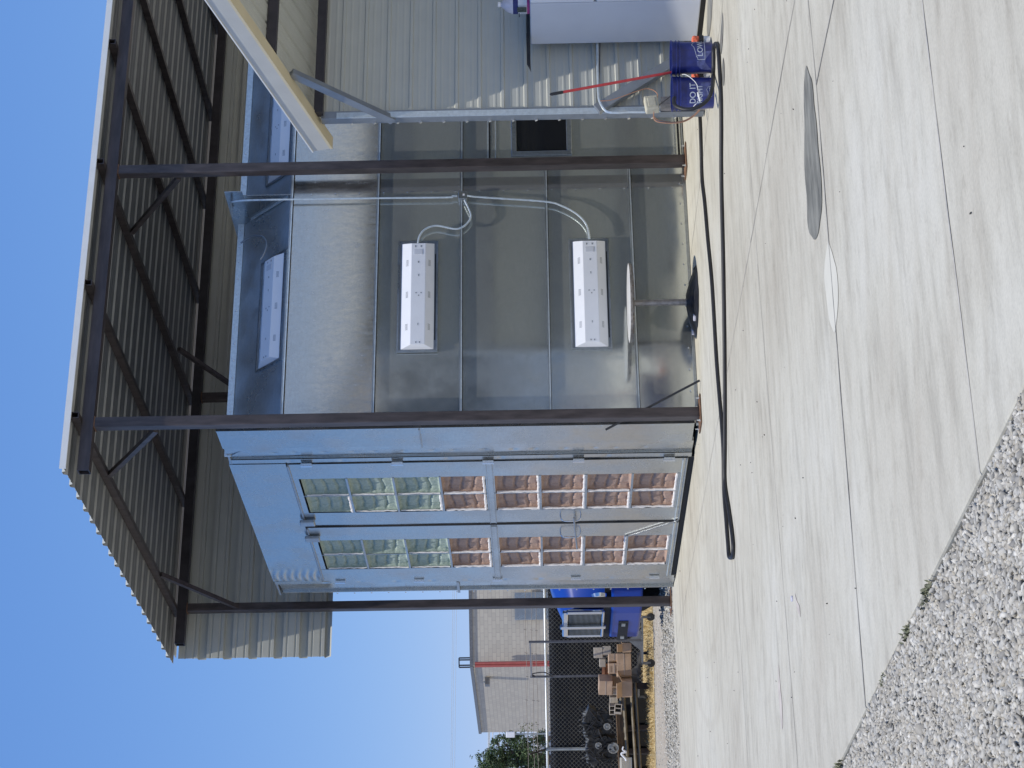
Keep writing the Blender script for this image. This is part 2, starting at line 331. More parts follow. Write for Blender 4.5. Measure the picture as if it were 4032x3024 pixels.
def patch(name, px, mat, label, cat, z=.004, wob=.03):
    P = smoothpts([gp(x, y) for x, y in px]+[gp(*px[0])], 6)[:-1]
    P = [p+Vector((noise.noise(p*6), noise.noise(p*6+Vector((9, 3, 1))), 0))*wob for p in P]
    c = sum(P, Vector())/len(P); n = len(P)
    o = MB().add([(q.x, q.y, z) for q in [c]+P], [(0, i+1, (i+1) % n+1) for i in range(n)]).build(name, mat, fix=True)
    if o.data.polygons[0].normal.z < 0: o.data.flip_normals()
    return tag(o, label, cat)
patch('puddle', [(3176, 258), (3168, 330), (3169, 480), (3170, 640), (3176, 760), (3184, 880), (3196, 935), (3212, 940), (3228, 900), (3238, 800), (3234, 700), (3224, 560), (3210, 420), (3196, 320)], 'wet', 'long dark wet patch drying on the pale concrete', 'puddle')
patch('puddle', [(2790, -40), (2786, 90), (2788, 150), (2796, 130), (2803, 60), (2806, -40)], 'wet', 'small wet patch on the concrete nearest the white freezer base', 'puddle', wob=.01)
patch('puddle', [(2846, 45), (2840, 110), (2836, 180), (2841, 212), (2846, 170), (2849, 100)], 'wet', 'small wet patch crossed by a joint beside the end of the hose', 'puddle', wob=.01)
patch('puddle', [(2849, 225), (2845, 262), (2846, 310), (2851, 342), (2854, 300), (2853, 250)], 'wet', 'small wet patch just in front of the black hose and buckets', 'puddle', wob=.01)
o = patch('pale_patch', [(3262, 950), (3246, 1080), (3262, 1220), (3285, 1310), (3294, 1270), (3301, 1200), (3300, 1100), (3286, 1020)], 'pale', None, None, .0025); o['kind'] = 'structure'
for q in ([(3130, 2340), (3140, 2400), (3152, 2440), (3148, 2380)], [(3064, 2610), (3074, 2700), (3084, 2830), (3078, 2860), (3069, 2760)]):
    o = patch('stain', q, 'stain_rust', None, None, .0025); o['kind'] = 'structure'
# loose stones ---------------------------------------------------
ICO_V = []; ph = (1+5**.5)/2
for a_, b_ in ((-1, ph), (1, ph), (-1, -ph), (1, -ph)): ICO_V.append((a_, b_, 0))
for a_, b_ in ((-1, ph), (1, ph), (-1, -ph), (1, -ph)): ICO_V.append((0, a_, b_))
for a_, b_ in ((ph, -1), (ph, 1), (-ph, -1), (-ph, 1)): ICO_V.append((a_, 0, b_))
ICO_F = [(0, 11, 5), (0, 5, 1), (0, 1, 7), (0, 7, 10), (0, 10, 11), (1, 5, 9), (5, 11, 4), (11, 10, 2), (10, 7, 6), (7, 1, 8), (3, 9, 4), (3, 4, 2), (3, 2, 6), (3, 6, 8), (3, 8, 9), (4, 9, 5), (2, 4, 11), (6, 2, 10), (8, 6, 7), (9, 8, 1)]
import numpy as np
def stones(name, pts, sizes, seed, label, mat='stone', bias=1.):
    rs = np.random.RandomState(seed); N = len(pts); base = np.array(ICO_V)/1.9
    Vv = base[None]*(1+rs.uniform(-.42, .38, (N, 12, 1)))
    Vv = Vv*np.stack([rs.uniform(.75, 1.35, N), rs.uniform(.7, 1.1, N), rs.uniform(.32, .75, N)], 1)[:, None, :]
    e = rs.uniform(-.9, .9, (N, 2)); az = rs.uniform(0, 6.283, N)
    def rot(V_, ang, i, j):
        c, s_ = np.cos(ang)[:, None], np.sin(ang)[:, None]; A = V_[:, :, i]*c-V_[:, :, j]*s_; B = V_[:, :, i]*s_+V_[:, :, j]*c; V_[:, :, i] = A; V_[:, :, j] = B
    rot(Vv, e[:, 0], 1, 2); rot(Vv, e[:, 1], 0, 2); rot(Vv, az, 0, 1)
    Vv = Vv*np.array(sizes)[:, None, None]*.5+np.array(pts)[:, None, :]
    F = (np.array(ICO_F)[None]+12*np.arange(N)[:, None, None]).reshape(-1, 3)
    me = bpy.data.meshes.new(name); me.vertices.add(N*12); me.vertices.foreach_set('co', Vv.reshape(-1).astype('f'))
    me.loops.add(len(F)*3); me.loops.foreach_set('vertex_index', F.reshape(-1).astype('i')); me.polygons.add(len(F)); me.polygons.foreach_set('loop_start', np.arange(0, len(F)*3, 3).astype('i'))
    try: me.polygons.foreach_set('loop_total', np.full(len(F), 3, 'i'))
    except Exception: pass
    me.update(); me.validate(); at_ = me.attributes.new('tone', 'FLOAT', 'FACE'); at_.data.foreach_set('value', np.repeat(rs.beta(2.2, 2.0, N)**bias, 20).astype('f'))
    me.materials.append(M[mat]); o = bpy.data.objects.new(name, me); col.objects.link(o); o['kind'] = 'stuff'; o['label'] = label; o['category'] = 'gravel'; return o
rs = np.random.RandomState(3)
def vis(p):   # inside the field surveyed by the photograph, with margin
    d = Vector(p)-CAM; zf = d.dot(FW)
    if zf < .5: return False
    u = FOC*d.dot(RT)/zf; v_ = -FOC*d.dot(UP)/zf
    return abs(u) < 1800 and abs(v_) < 2400
P_, S_ = [], []
while len(P_) < 62000:
    x = SE-.01-abs(rs.uniform(0, 5.2)); y = rs.uniform(-14.2, -3.4)
    if not vis((x, y, 0)): continue
    dist = math.hypot(x-CAM.x, y-CAM.y)
    sz = rs.uniform(.015, .036)*(1.4 if rs.rand() < .10 else 1); 
    if x+sz*.5 > SE-.004: continue
    P_.append((x, y, -.026+.008*math.sin(x*3.1+y*2.3)+rs.uniform(-.012, .020))); S_.append(sz)
stones('gravel', P_, S_, 5, 'grey and tan crushed stone beside the slab')
P_, S_ = [], []
while len(P_) < 16000:
    y = 4.95+rs.beta(1, 1.8)*3.4; x = rs.uniform(-3.4, 2.2); 
    if not vis((x, y, 0)): continue
    P_.append((x, y, -.05+rs.uniform(-.01, .02)-(y-5)*.004)); S_.append(rs.uniform(.018, .045))
stones('gravel', P_, S_, 6, 'small pale stones along the far edge of the slab', bias=.8)
P_ = []
while len(P_) < 130:
    x, y = rs.uniform(-5.1, 3), rs.uniform(-12, 4.8)
    P_.append((x, y, .004))
P_ = []
while len(P_) < 5000:
    x, y = rs.uniform(-4.5, 3), rs.uniform(7.2, 12.5)
    P_.append((x, y, -.14))
stones('dirt_pebbles', P_, list(rs.uniform(.010, .030, 5000)), 18, 'sparse pebbles in the tan dirt before the straw', bias=.9)
P_ = []
while len(P_) < 130:
    x, y = rs.uniform(-5.1, 3), rs.uniform(-12, 4.8)
    P_.append((x, y, .004))
stones('debris', P_, list(rs.uniform(.004, .013, 130)), 8, 'dark crumbs scattered over the concrete', 'engine')
o = MB().lathe(gp(3122, 2357), [(0, .012), (.016, .012), (.018, .010), (.018, 0)], 16).build('bottle_cap', 'jug', smooth=True); tag(o, 'small clear cap lying alone on open concrete', 'cap')
# ------------------------------------------------------------------ canopy
ZB, ZR = 5.775, 5.89
can = thing('steel_canopy', (1.5, -.15, 0), 'flat steel canopy of brown tube and cream ribbed sheet over the galvanized booth', 'canopy')
def post(x, y, top, rustlean=0):
    p = MB().box((x-.051, y-.051, .014), (x+.051, y+.051, top)).build('post', 'steel_brown', can, bevel=.008)
    bp = MB().box((x-.15, y-.13, .003), (x+.15, y+.13, .014)).build('base_plate', 'rust', p)
    for sx in (-1, 1):
        for sy in (-1, 1): MB().lathe((x+sx*.115, y+sy*.10, .014), [(.012, 0), (.012, .014), (.006, .014), (.006, .035), (0, .035)], 8).build('bolt', 'screw', p)
    w_ = MB().box((x-.057, y-.057, top-.012), (x+.057, y+.057, top-.003)).build('weld', 'rust', p)
    return p
PN, PF = -.17, 5.13
for x in (.03, 2.86, 5.7): post(x, PN, ZB)
for x in (.05, 2.86): post(x, PF, ZB+.03)
def openbeam(name, p, q, w_, h_, mat, par, wall=.008):
    """square tube with open ends"""
    p, q = Vector(p), Vector(q); n_ = (q-p).normalized(); X = n_.cross(Vector((0, 0, 1))).normalized(); Z = X.cross(n_)
    mb = MB(); V4 = [(-1, -1), (1, -1), (1, 1), (-1, 1)]; 
    P4 = []
    for c in (p, q):
        P4 += [c+X*(a*w_/2)+Z*(b*h_/2) for a, b in V4]+[c+X*(a*(w_/2-wall))+Z*(b*(h_/2-wall)) for a, b in V4]
    fs = []
    for i in range(4):
        j = (i+1) % 4; fs += [(i, j, 8+j, 8+i), (4+j, 4+i, 12+i, 12+j), (i, 4+i, 4+j, j), (8+i, 8+j, 12+j, 12+i)]
    return mb.add(P4, fs).build(name, mat, par)
openbeam('eave_beam', (-.47, PN, ZB+.057), (16, PN, ZB+.057), .102, .112, 'steel_beam', can)
openbeam('eave_beam', (-.40, PF, ZB+.087), (16, PF, ZB+.087), .102, .112, 'steel_dark', can)
RX = [.05, 1.485, 2.885, 4.36, 5.8, 7.2, 8.65, 10.1, 11.5]
for x in RX: openbeam('rafter', (x, -.34, ZR+.038), (x, 5.34, ZR+.068), .062, .075, 'steel_brown', can)
# knee braces (post to rafter, along depth)
for (pa, pb, X_) in (((704, 700), (520, 914), 2.86), ((614, 1693), (429, 1872), .04), ((933, 2389), (631, 2262), .05), ((905, 1511), (704, 1375), 2.88)):
    a_, b_ = on(*pa, 'x', X_), on(*pb, 'x', X_)
    MB().bar((X_, a_.y, a_.z), (X_, b_.y, min(b_.z, ZR+.02)), .05, .05).build('knee_brace', 'steel_brown', can)
# roof sheet: ribs run along x
mb = MB(); RF0 = -.52
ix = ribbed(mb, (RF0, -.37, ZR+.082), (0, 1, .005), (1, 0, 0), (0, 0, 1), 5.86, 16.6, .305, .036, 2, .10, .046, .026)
tint_underside_shade(mb.build('roof_sheet', 'cream', can, fix=False), ix, 'under')  # underside shade and bounce light coloured in face by face
MB().box((RF0, -.392, ZR+.062), (16.1, -.374, ZR+.122)).build('eave_trim', 'trim_white', can)
# far cladding band
mb = MB(); ribbed(mb, (RF0+.04, 5.42, 4.09), (0, 0, 1), (1, 0, 0), (0, 1, 0), 1.84, 16.5, .305, .055, 2, .03, .055, .046, .010)
mb.build('cladding_sheet', 'cream', can, fix=False)
MB().box((RF0+.05, 5.30, 5.952), (16, 5.41, 5.962)).build('cladding_trim', 'cream_trim', can)

# ------------------------------------------------------------------ booth
HB = 4.635; WB = 4.60; LB = 5.7
bo = thing('paint_booth', (LB/2, WB/2, 0), 'tall galvanized sheet steel spray booth with filter doors under the canopy', 'spray booth')
SEAM = [.0, .578, 1.430, 2.292, 3.139, 4.018]
TILT = [.0, .0, .0, .0, .0]
for i in range(5):
    z0, z1 = SEAM[i]+(.012 if i == 0 else .0), SEAM[i+1]
    dz = z1-z0; dy = TILT[i]*dz; off = .012
    nX = 26; nZ = 10; mb = MB(); vs_ = []
    for k in range(nZ+1):
        for j in range(nX+1):
            x = .01+((2.94 if i < 3 else LB)-.01)*j/nX
            z = z0+dz*k/nZ; y = off+dy*(k/nZ)+.0022*noise.noise(Vector((x*.9, z*1.3, i*3.1)))
            vs_.append((x, y, z))
    fs = [(k*(nX+1)+j, k*(nX+1)+j+1, (k+1)*(nX+1)+j+1, (k+1)*(nX+1)+j) for k in range(nZ) for j in range(nX)]
    o = mb.add(vs_, fs).build('wall_panel', 'galv_mottled' if i == 4 else 'galv_side', bo, smooth=True)
    xe = 2.94 if i < 2 else LB
    MB().box((.01, -.016, z1-.015), (xe, .05, z1-.002)).build('seam_flange', 'flange', bo)
    MB().box((.01, -.004, z1-.021), (xe, .05, z1-.0165)).build('seam_gap', 'gap', bo)
    MB().box((.01, -.012, z1+.001), (xe, .05, z1+.010)).build('seam_flange', 'galv_dull', bo)
MB().box((.01, -.004, 0.004), (2.95, .055, .03)).build('base_channel', 'galv_dull', bo)
# chamfered shoulder
c0, c1 = Vector((0, .03, 4.03)), Vector((0, .585, 4.585))
MB().add([(.01, c0.y, c0.z), (LB, c0.y, c0.z), (LB, c1.y, c1.z), (.01, c1.y, c1.z)], [(0, 1, 2, 3)]).build('shoulder_panel', 'galv_shoulder', bo)
MB().box((.01, .575, 4.587), (LB, .60, 4.650)).build('top_flange', 'flange', bo)
MB().box((.01, .601, 4.60), (LB, WB, 4.62)).build('roof_panel', 'galv_dull', bo)
MB().box((LB-.01, .05, .0), (LB, WB-.02, 4.6)).build('rear_panel', 'galv_dull', bo)
MB().box((.03, WB-.03, .0), (LB-.02, WB-.01, 4.59)).build('far_panel', 'galv', bo)
# rivets on edges
sc = MB()
def rivets(pts, n_, par, r_=.0095):
    o0 = MB().lathe((0, 0, 0), [(r_, 0), (r_*.85, r_*.6), (0, r_*.8)], 8, n_).build('rivet', 'screw', par, smooth=True); o0.matrix_parent_inverse = Matrix.Translation(-par.location)
    for i, p in enumerate(pts):
        q = o0 if i == 0 else o0.copy()
        if i: col.objects.link(q)
        q.location = p
rivets([(.12+.235*k, .006, .055+.01) for k in range(12)], (0, -1, 0), bo)
rivets([(2.66, .006, .14+.245*k) for k in range(16)], (0, -1, 0), bo)
rivets([(.3+.19*k, .574, 4.622) for k in range(20)], (0, -1, 0), bo, .008)
# section frame rib that stands on the shoulder at the far post
MB().prism([(2.66, -.06, 4.52), (2.66, -.06, 4.70), (2.66, 1.35, 4.70), (2.66, .80, 4.60), (2.66, .62, 4.52)], (.012, 0, 0)).build('section_frame', 'galv_dull', bo)
MB().prism([(2.664, .02, 4.03), (2.664, .02, 4.52), (2.664, .50, 4.52)], (.010, 0, 0)).build('section_gusset', 'galv', bo)
MB().bar((2.655, .03, 4.06), (2.655, .46, 4.50), .03, .012).build('section_frame', 'flange', bo)
# ---- door face (x = 0, faces -x)
def face_box(name, y0, y1, z0, z1, x0, x1, mat='galv', par=bo, bevel=0):
    return MB().box((x0, y0, z0), (x1, y1, z1)).build(name, mat, par, bevel=bevel)
def wavy(name, y0, y1, z0, z1, x, mat='galv', par=bo, amp=.0016, seed=0, th=.024, slope=0., dents=()):
    fine = 6 if dents else 1
    ny, nz = max(3, int((y1-y0)/.06))*fine, max(3, int((z1-z0)/.10))*fine; vs_ = []
    if name == 'header': ny, nz = 72, 72
    for k in range(nz+1):
        for j in range(ny+1):
            y, z = y0+(y1-y0)*j/ny, z0+(z1-z0)*k/nz
            dn_ = sum(.0035*math.exp(-((y-dy_)**2+(z-dz_)**2)/.0009) for dy_, dz_ in dents if abs(z-dz_) < .12)
            rp_ = .0028*math.sin(z*74+2*math.sin(y*9))*max(0, min(1, (y-3.72)/.12))*max(0, min(1, (4.12-y)/.05)) if name == 'header' else 0
            vs_.append((x+slope*(y-y0)+dn_+rp_-amp*noise.noise(Vector((y*3.2, z*1.7, seed*7.7)))-amp*1.8*noise.noise(Vector((y*.9, z*.55, seed*3.3))), y, z))
    fs = [(k*(ny+1)+j, (k+1)*(ny+1)+j, (k+1)*(ny+1)+j+1, k*(ny+1)+j+1) for k in range(nz) for j in range(ny)]
    e = [(0, y0, y1)]
    mb = MB().add(vs_, fs); mb.box((x+.009+max(0, slope*(y1-y0)), y0, z0), (x+th+max(0, slope*(y1-y0)), y1, z1))
    return mb.build(name, mat, par, smooth=True, fix=False)
wavy('corner_panel', -.035, .39, .05, HB, .0, seed=1)
wavy('return_panel', .392, .69, .03, HB-.01, .004, seed=2, slope=.10, dents=[(.56, .25+.262*k+.03*((k*7) % 3-1)) for k in range(16)])
wavy('jamb', .692, .79, .03, HB-.01, .012, seed=3, dents=[(.735, .35+.524*k) for k in range(8)])
wavy('header', .792, 4.13, 4.07, HB, .006, seed=4, amp=.0024)
wavy('jamb', 4.14, 4.24, .02, HB-.01, .010, seed=5, dents=[(4.19, .35+.41*k) for k in range(10)])
wavy('corner_panel', 4.242, WB, .01, HB-.05, .018, seed=6, slope=.12, amp=.003)
MB().box((-.004, -.037, .05), (.6, -.031, HB-.62)).build('corner_flange', 'galv', bo) if False else None
MB().box((-.012, -.045, .05), (.012, -.034, HB)).build('corner_flange', 'galv', bo)
MB().box((.012, .79, .0), (.04, 4.13, .052)).build('threshold', 'gap', bo)
rivets([(-.003, -.018, .20+.245*k) for k in range(18)], (-1, 0, 0), bo, .008)
rivets([(.016, WB-.02, .14+.20*k) for k in range(20)], (-1, 0, 0), bo, .010)
MB().box((-.010, .0, 2.68), (0, .43, 2.695)).build('splice_strap', 'galv_dull', bo)
MB().box((.004, 4.25, 2.50), (.016, WB, 2.53)).build('splice_strap', 'galv_dull', bo)
ROWS = [(3.502, 3.973, 'g'), (3.030, 3.502, 'g'), (2.555, 3.030, 'g'), (2.092, 2.555, 'b'), (1.537, 2.007, 'b'), (1.068, 1.537, 'b'), (.600, 1.068, 'b'), (.130, .600, 'b')]
def filter_mesh(seed):
    rr = random.Random(seed); n = 40; vs_ = []; W_, H_ = .440, .445
    for k in range(n+1):
        for j in range(n+1):
            u, v_ = j/n, k/n
            e0 = min(u, 1-u, v_, 1-v_); edge = min(1, e0*22)
            rw = v_*3.75+.1*math.sin(u*5+seed); ri = math.floor(rw); cv = rw-ri; cw = u*2.2+.5*(ri % 2)+.25; cu = cw % 1
            gz = max(0, min(1, 2.1*math.sin(math.pi*cv)))**.7; gu = max(0, min(1, 2.6*math.sin(math.pi*cu)))**.7
            h = .014*gz+.022*gz*gu+.008*noise.noise(Vector((u*5, v_*5, seed*5.3)))
            d = (.078-h)*edge
            vs_.append((d, (u-.5)*W_, (v_-.5)*H_))
    fs = [(k*(n+1)+j, (k+1)*(n+1)+j, (k+1)*(n+1)+j+1, k*(n+1)+j+1) for k in range(n) for j in range(n)]
    me = bpy.data.meshes.new('filter'); me.from_pydata(vs_, [], fs); me.polygons.foreach_set('use_smooth', [True]*len(fs)); return me
FM = {}
for c in 'gb':
    for k in range(4):
        me = filter_mesh(k+(10 if c == 'g' else 0)); me.materials.append(M['f_green' if c == 'g' else 'f_brown']); FM[c, k] = me
def fuzzy(p, q, r_, seed, par, name='filter_edge'):
    rr = random.Random(seed); p, q = Vector(p), Vector(q); n = 12; pts = [p.lerp(q, i/n)+Vector((rr.uniform(-.004, .002), rr.uniform(-.003, .003), rr.uniform(-.003, .003))) for i in range(n+1)]
    return MB().tube(pts, [r_*rr.uniform(.75, 1.2) for _ in pts], 7).build(name, 'fiber', par, smooth=True)
def door(y0, y1, fy0, fy1, hinge_side, seed):
    rr = random.Random(seed)
    d = wavy('door', y0, fy0, .06, 4.055, 0., seed=seed); ym = (fy0+fy1)/2
    # the leaf: stiles and rails around the filter opening, one mesh
    mb = MB()
    X0, X1 = 0.002, .045
    for (a, b_, c, e) in ((fy1, y1, .06, 4.055), (fy0, fy1, 3.985, 4.055), (fy0, fy1, .06, .122), (fy0-.0, fy1, 2.0, 2.092)):
        n_ = 18; ny = 4
        if e-c > 2: 
            w2 = wavy('door_stile', a, b_, c, e, 0., par=d, seed=seed+20)
        else: MB().box((X0, a, c), (X1, b_, e)).build('door_rail', 'galv', d)
    MB().box((.095, fy0, .12), (.10, fy1, 3.99)).build('filter_backing', 'gap', d)
    MB().box((-.012, y0+.03, 4.045), (.004, y1-.03, 4.062)).build('door_trim', 'galv_dull', d)
    MB().box((-.010, y0+.02, .065), (.004, y1-.02, .078)).build('door_trim', 'galv_dull', d); MB().box((-.016, y0+.02, .105), (.004, y1-.02, .112)).build('door_trim', 'flange', d)
    # mid strap over the whole leaf
    st = MB().box((-.008, y0+.05, 2.012), (.0, y1-.03, 2.080)).build('mid_strap', 'galv', d)
    for zz in (2.012, 2.072): MB().box((-.014, y0+.05, zz), (-.009, y1-.03, zz+.008)).build('mid_strap', 'galv_dull', d)
    for i, (z0, z1, kd) in enumerate(ROWS):
        for c in range(2):
            ya = fy0 if c == 0 else ym; yb = ym if c == 0 else fy1
            me = FM[kd, rr.randrange(4)]; f = bpy.data.objects.new('filter', me); col.objects.link(f)
            f.scale = (1, (yb-ya-.012)/.44, (z1-z0-.012)/.445); f.location = (.010, (ya+yb)/2, (z0+z1)/2); f.parent = d
            if kd == 'b' or rr.random() < .6: fuzzy((.012, yb-.012, z0+.02), (.012, yb-.012, z1-.02), .014 if kd == 'b' else .008, seed*100+i*2+c, d)
            if rr.random() < (.6 if kd == 'b' else .25): fuzzy((.008, ya+.02, z0+.018), (.008, yb-.02, z0+.018), .015, seed*100+i*2+c+50, d)
        if i not in (3,): MB().box((-.006, fy0, z0-.012 if i else z0-.012), (.010, fy1, z0+.010)).build('grid_bar', 'galv_dull', d)
    MB().box((-.002, ym-.006, .13), (.012, ym+.006, 3.98)).build('grid_bar', 'galv_dull', d)
    hy = y0-.012 if hinge_side < 0 else y1+.012
    for zh in (3.86, 2.954, 2.05, 1.151, .25):
        h = MB().box((-.022, hy-.036, zh-.055), (-.008, hy+.036, zh+.055)).build('hinge', 'screw', d)
        MB().tube([(-.026, hy, zh-.058), (-.026, hy, zh+.058)], .010, 8).build('hinge', 'chrome', d)
    # dimples of the spot welds
    return d
d1 = door(.80, 2.44, 1.165, 2.075, -1, 31)
d2 = door(2.47, 4.12, 2.86, 3.755, 1, 57)
MB().box((-.010, 2.438, .06), (.03, 2.466, 4.06)).build('door_gap', 'gap', bo)
MB().box((.0, .786, 4.058), (.02, 4.135, 4.069)).build('door_gap', 'gap', bo)
for y_, par in ((2.27, d1), (2.73, d2)):
    MB().box((-.055, y_-.05, 3.94), (-.012, y_+.05, 4.10)).build('top_latch', 'galv_dull', par, bevel=.01)
for y_, par in ((2.23, d1), (2.70, d2)):
    MB().tube(smoothpts([(0, y_, 1.33), (-.05, y_, 1.32), (-.07, y_+.01, 1.28), (-.07, y_+.01, 1.16), (-.05, y_, 1.12), (0, y_, 1.11)], 5), .007, 8).build('handle', 'chrome', par, smooth=True)
MB().tube([(-.11, 2.05, 1.19), (-.115, 2.93, 1.15)],   .010, 8).build('lock_bar', 'zee', d1, smooth=True)
MB().bar((-.014, 2.41, .07), (-.014, 2.87, .62), .016, .006, (1, 0, 0)).build('floor_bolt', 'zee', d2)
# side entry door and window of the booth, right of the near row post
MB().box((2.945, .012, .01), (LB, .03, 2.28)).build('wall_panel', 'galv_side', bo)
dd = MB().box((2.97, .0, .075), (3.92, .010, 1.985)).build('side_door', 'galv_side', bo)
MB().box((2.95, -.004, 1.992), (LB, .0, 2.006)).build('side_door_gap', 'gap', bo); MB().box((2.95, -.006, 2.008), (LB, .006, 2.022)).build('seam_flange', 'flange', bo)
MB().box((2.99, -.006, 1.93), (LB-.02, .004, 1.942)).build('door_trim', 'flange', dd)
wx0, wx1, wz0, wz1 = 3.115, 3.75, 1.205, 1.720
wf = MB()
for a, b_ in (((wx0-.05, -.02, wz0-.055), (wx0, .004, wz1+.055)), ((wx1, -.02, wz0-.055), (wx1+.05, .004, wz1+.055)), ((wx0, -.02, wz1), (wx1, .004, wz1+.055)), ((wx0, -.02, wz0-.055), (wx1, .004, wz0))): wf.box(a, b_)
wf = wf.build('window_frame', 'galv_dull', dd, bevel=.006)
MB().box((wx0, -.008, wz0), (wx1, -.004, wz1)).build('window_pane', 'glass_dark', dd)
for zz in (.01, .045, .08): MB().box((2.96, -.03, zz), (LB, .0, zz+.014)).build('door_sill', 'galv_dull' if zz != .045 else 'gap', bo)
# ---- light fixtures
def fixture(o, U, V, W, Hf_=.325):
    """o corner, U along (1.2 m), V up across, W outwards"""
    o, U, V, W = map(Vector, (o, U, V, W)); Lf, Hf, D = 1.19, Hf_, .070
    fr = MB()
    P = lambda u, v_, w_: o+U*u+V*v_+W*w_
    def bx(mb, u0, u1, v0, v1, w0, w1): 
        mb.add([P(u0, v0, w0), P(u1, v0, w0), P(u1, v1, w0), P(u0, v1, w0), P(u0, v0, w1), P(u1, v0, w1), P(u1, v1, w1), P(u0, v1, w1)], [(0, 3, 2, 1), (4, 5, 6, 7), (0, 1, 5, 4), (1, 2, 6, 5), (2, 3, 7, 6), (3, 0, 4, 7)])
    bx(fr, -.012, Lf+.012, -.022, Hf+.022, .0, .012)
    root = fr.build('light_fixture', 'zee', bo)
    g_ = MB(); bx(g_, .10, Lf-.12, -.016, -.006, .010, .0135); g_.build('frame_gap', 'gap', root)
    f2 = MB(); 
    for q in ((-.030, -.012, -.038, Hf+.038), (Lf+.012, Lf+.030, -.038, Hf+.038), (-.012, Lf+.012, -.038, -.022), (-.012, Lf+.012, Hf+.022, Hf+.038)): bx(f2, *q, 0, .020)
    f2.build('frame', 'galv_dull', root)
    a, b_ = .085, Hf_-.10; e = .025
    V8 = [P(0, .0, .012), P(0, a, D), P(0, b_, D), P(0, Hf, .012)]; V9 = [P(Lf, .0, .012), P(Lf, a, D), P(Lf, b_, D), P(Lf, Hf, .012)]
    V8[1] = P(e, a, D); V8[2] = P(e, b_, D); V9[1] = P(Lf-e, a, D); V9[2] = P(Lf-e, b_, D)
    body = MB().add(V8+V9, [(0, 1, 5, 4), (1, 2, 6, 5), (2, 3, 7, 6), (0, 3, 2, 1), (4, 5, 6, 7)]).build('housing', 'white', root, bevel=.003)
    for k in range(3):
        u = .20+.36*k
        for (v0, v1, side) in ((.030, .062, 0), (Hf-.075, Hf-.040, 1)):
            sl_ = MB()
            for q in range(6):
                f = (v0+v1)/2/a if side == 0 else (Hf-(v0+v1)/2)/(Hf-b_); h = .012+(D-.012)*f
                c = P(u+q*.012, (v0+v1)/2, h+.0012); T = (V*a+W*(D-.012)).normalized() if side == 0 else (V*(Hf-b_)-W*(D-.012)).normalized()
                sl_.obox(c, U*.0022, T*.013, W*.001)
            sl_.build('louvre', 'zee', root)
    lb = MB()
    for u, v0, v1, du in ((.05, .13, .14, .008), (.05, .165, .175, .008), (Lf-.06, .125, .135, .010), (Lf-.06, .18, .19, .010), (.6, .12, .13, .006), (.6, .17, .18, .006), (.57, .145, .155, .006), (.25, .15, .156, .012), (.8, .15, .156, .012), (.95, .15, .16, .010)):
        lb.obox(P(u, (v0+v1)/2, D+.001), U*du, V*((v1-v0)/2), W*.001)
    lb.build('knockout', 'zee', root)
    bxm = MB(); bx(bxm, Lf-.155, Lf-.095, .118, .20, D, D+.004); bxm.build('wiring_cover', 'white_d', root, bevel=.002)
    return root
fixture((.850, .0, 2.555), (1, 0, 0), (0, 0, 1), (0, -1, 0))
fixture((.850, .012, .845), (1, 0, 0), (0, 0, 1), (0, -1, 0))
q2 = 1/math.sqrt(2)
fixture((.820, .03+.040, 4.03+.040), (1, 0, 0), (0, q2, q2), (0, -q2, q2), .335)
fixture((2.98, .03+.040, 4.03+.040), (1, 0, 0), (0, q2, q2), (0, -q2, q2), .335)
# ---- conduit on the side wall
def wallpts(L_, y=-.045): return [on(a, b_, 'y', y) for a, b_ in L_]
cd = MB().tube(smoothpts([on(915, 850, 'y', .30), on(910, 813, 'y', .1), on(927, 792, 'y', -.03)]+wallpts([(1100, 786), (1500, 780), (1760, 777), (1780, 772), (1800, 772)]), 4), .011, 8).build('conduit', 'flange', bo, smooth=True)
jb = on(1822, 770, 'y', -.04); MB().box((jb.x-.045, -.055, jb.z-.045), (jb.x+.045, .01, jb.z+.045)).build('junction_box', 'galv', bo, bevel=.004)
MB().box((jb.x-.01, -.058, jb.z-.02), (jb.x+.012, -.0555, jb.z+.0)).build('box_label', 'white', bo)
def flex(L_, y=-.05, r_=.0115, name='flexible_conduit'):
    P = smoothpts([on(a, b_, 'y', y) for a, b_ in L_], 14); rad = [r_*(1.0 if i % 2 else .82) for i in range(len(P))]
    return MB().tube(P, rad, 8).build(name, 'flange', bo)
flex([(1840, 771), (1900, 777), (2141, 793), (2213, 811), (2274, 845), (2310, 887), (2322, 941)])
flex([(1829, 787), (1854, 846), (1840, 879), (1813, 898), (1786, 901), (1721, 889), (1677, 901), (1653, 928), (1646, 958)])
MB().tube(smoothpts([on(949, 957, 'y', .30), on(987, 933, 'y', .22), on(1030, 930, 'y', .12), on(1049, 957, 'y', .06), on(1041, 995, 'y', .04), on(1024, 1022, 'y', .05)], 6), .009, 8).build('conduit', 'zee', bo, smooth=True)
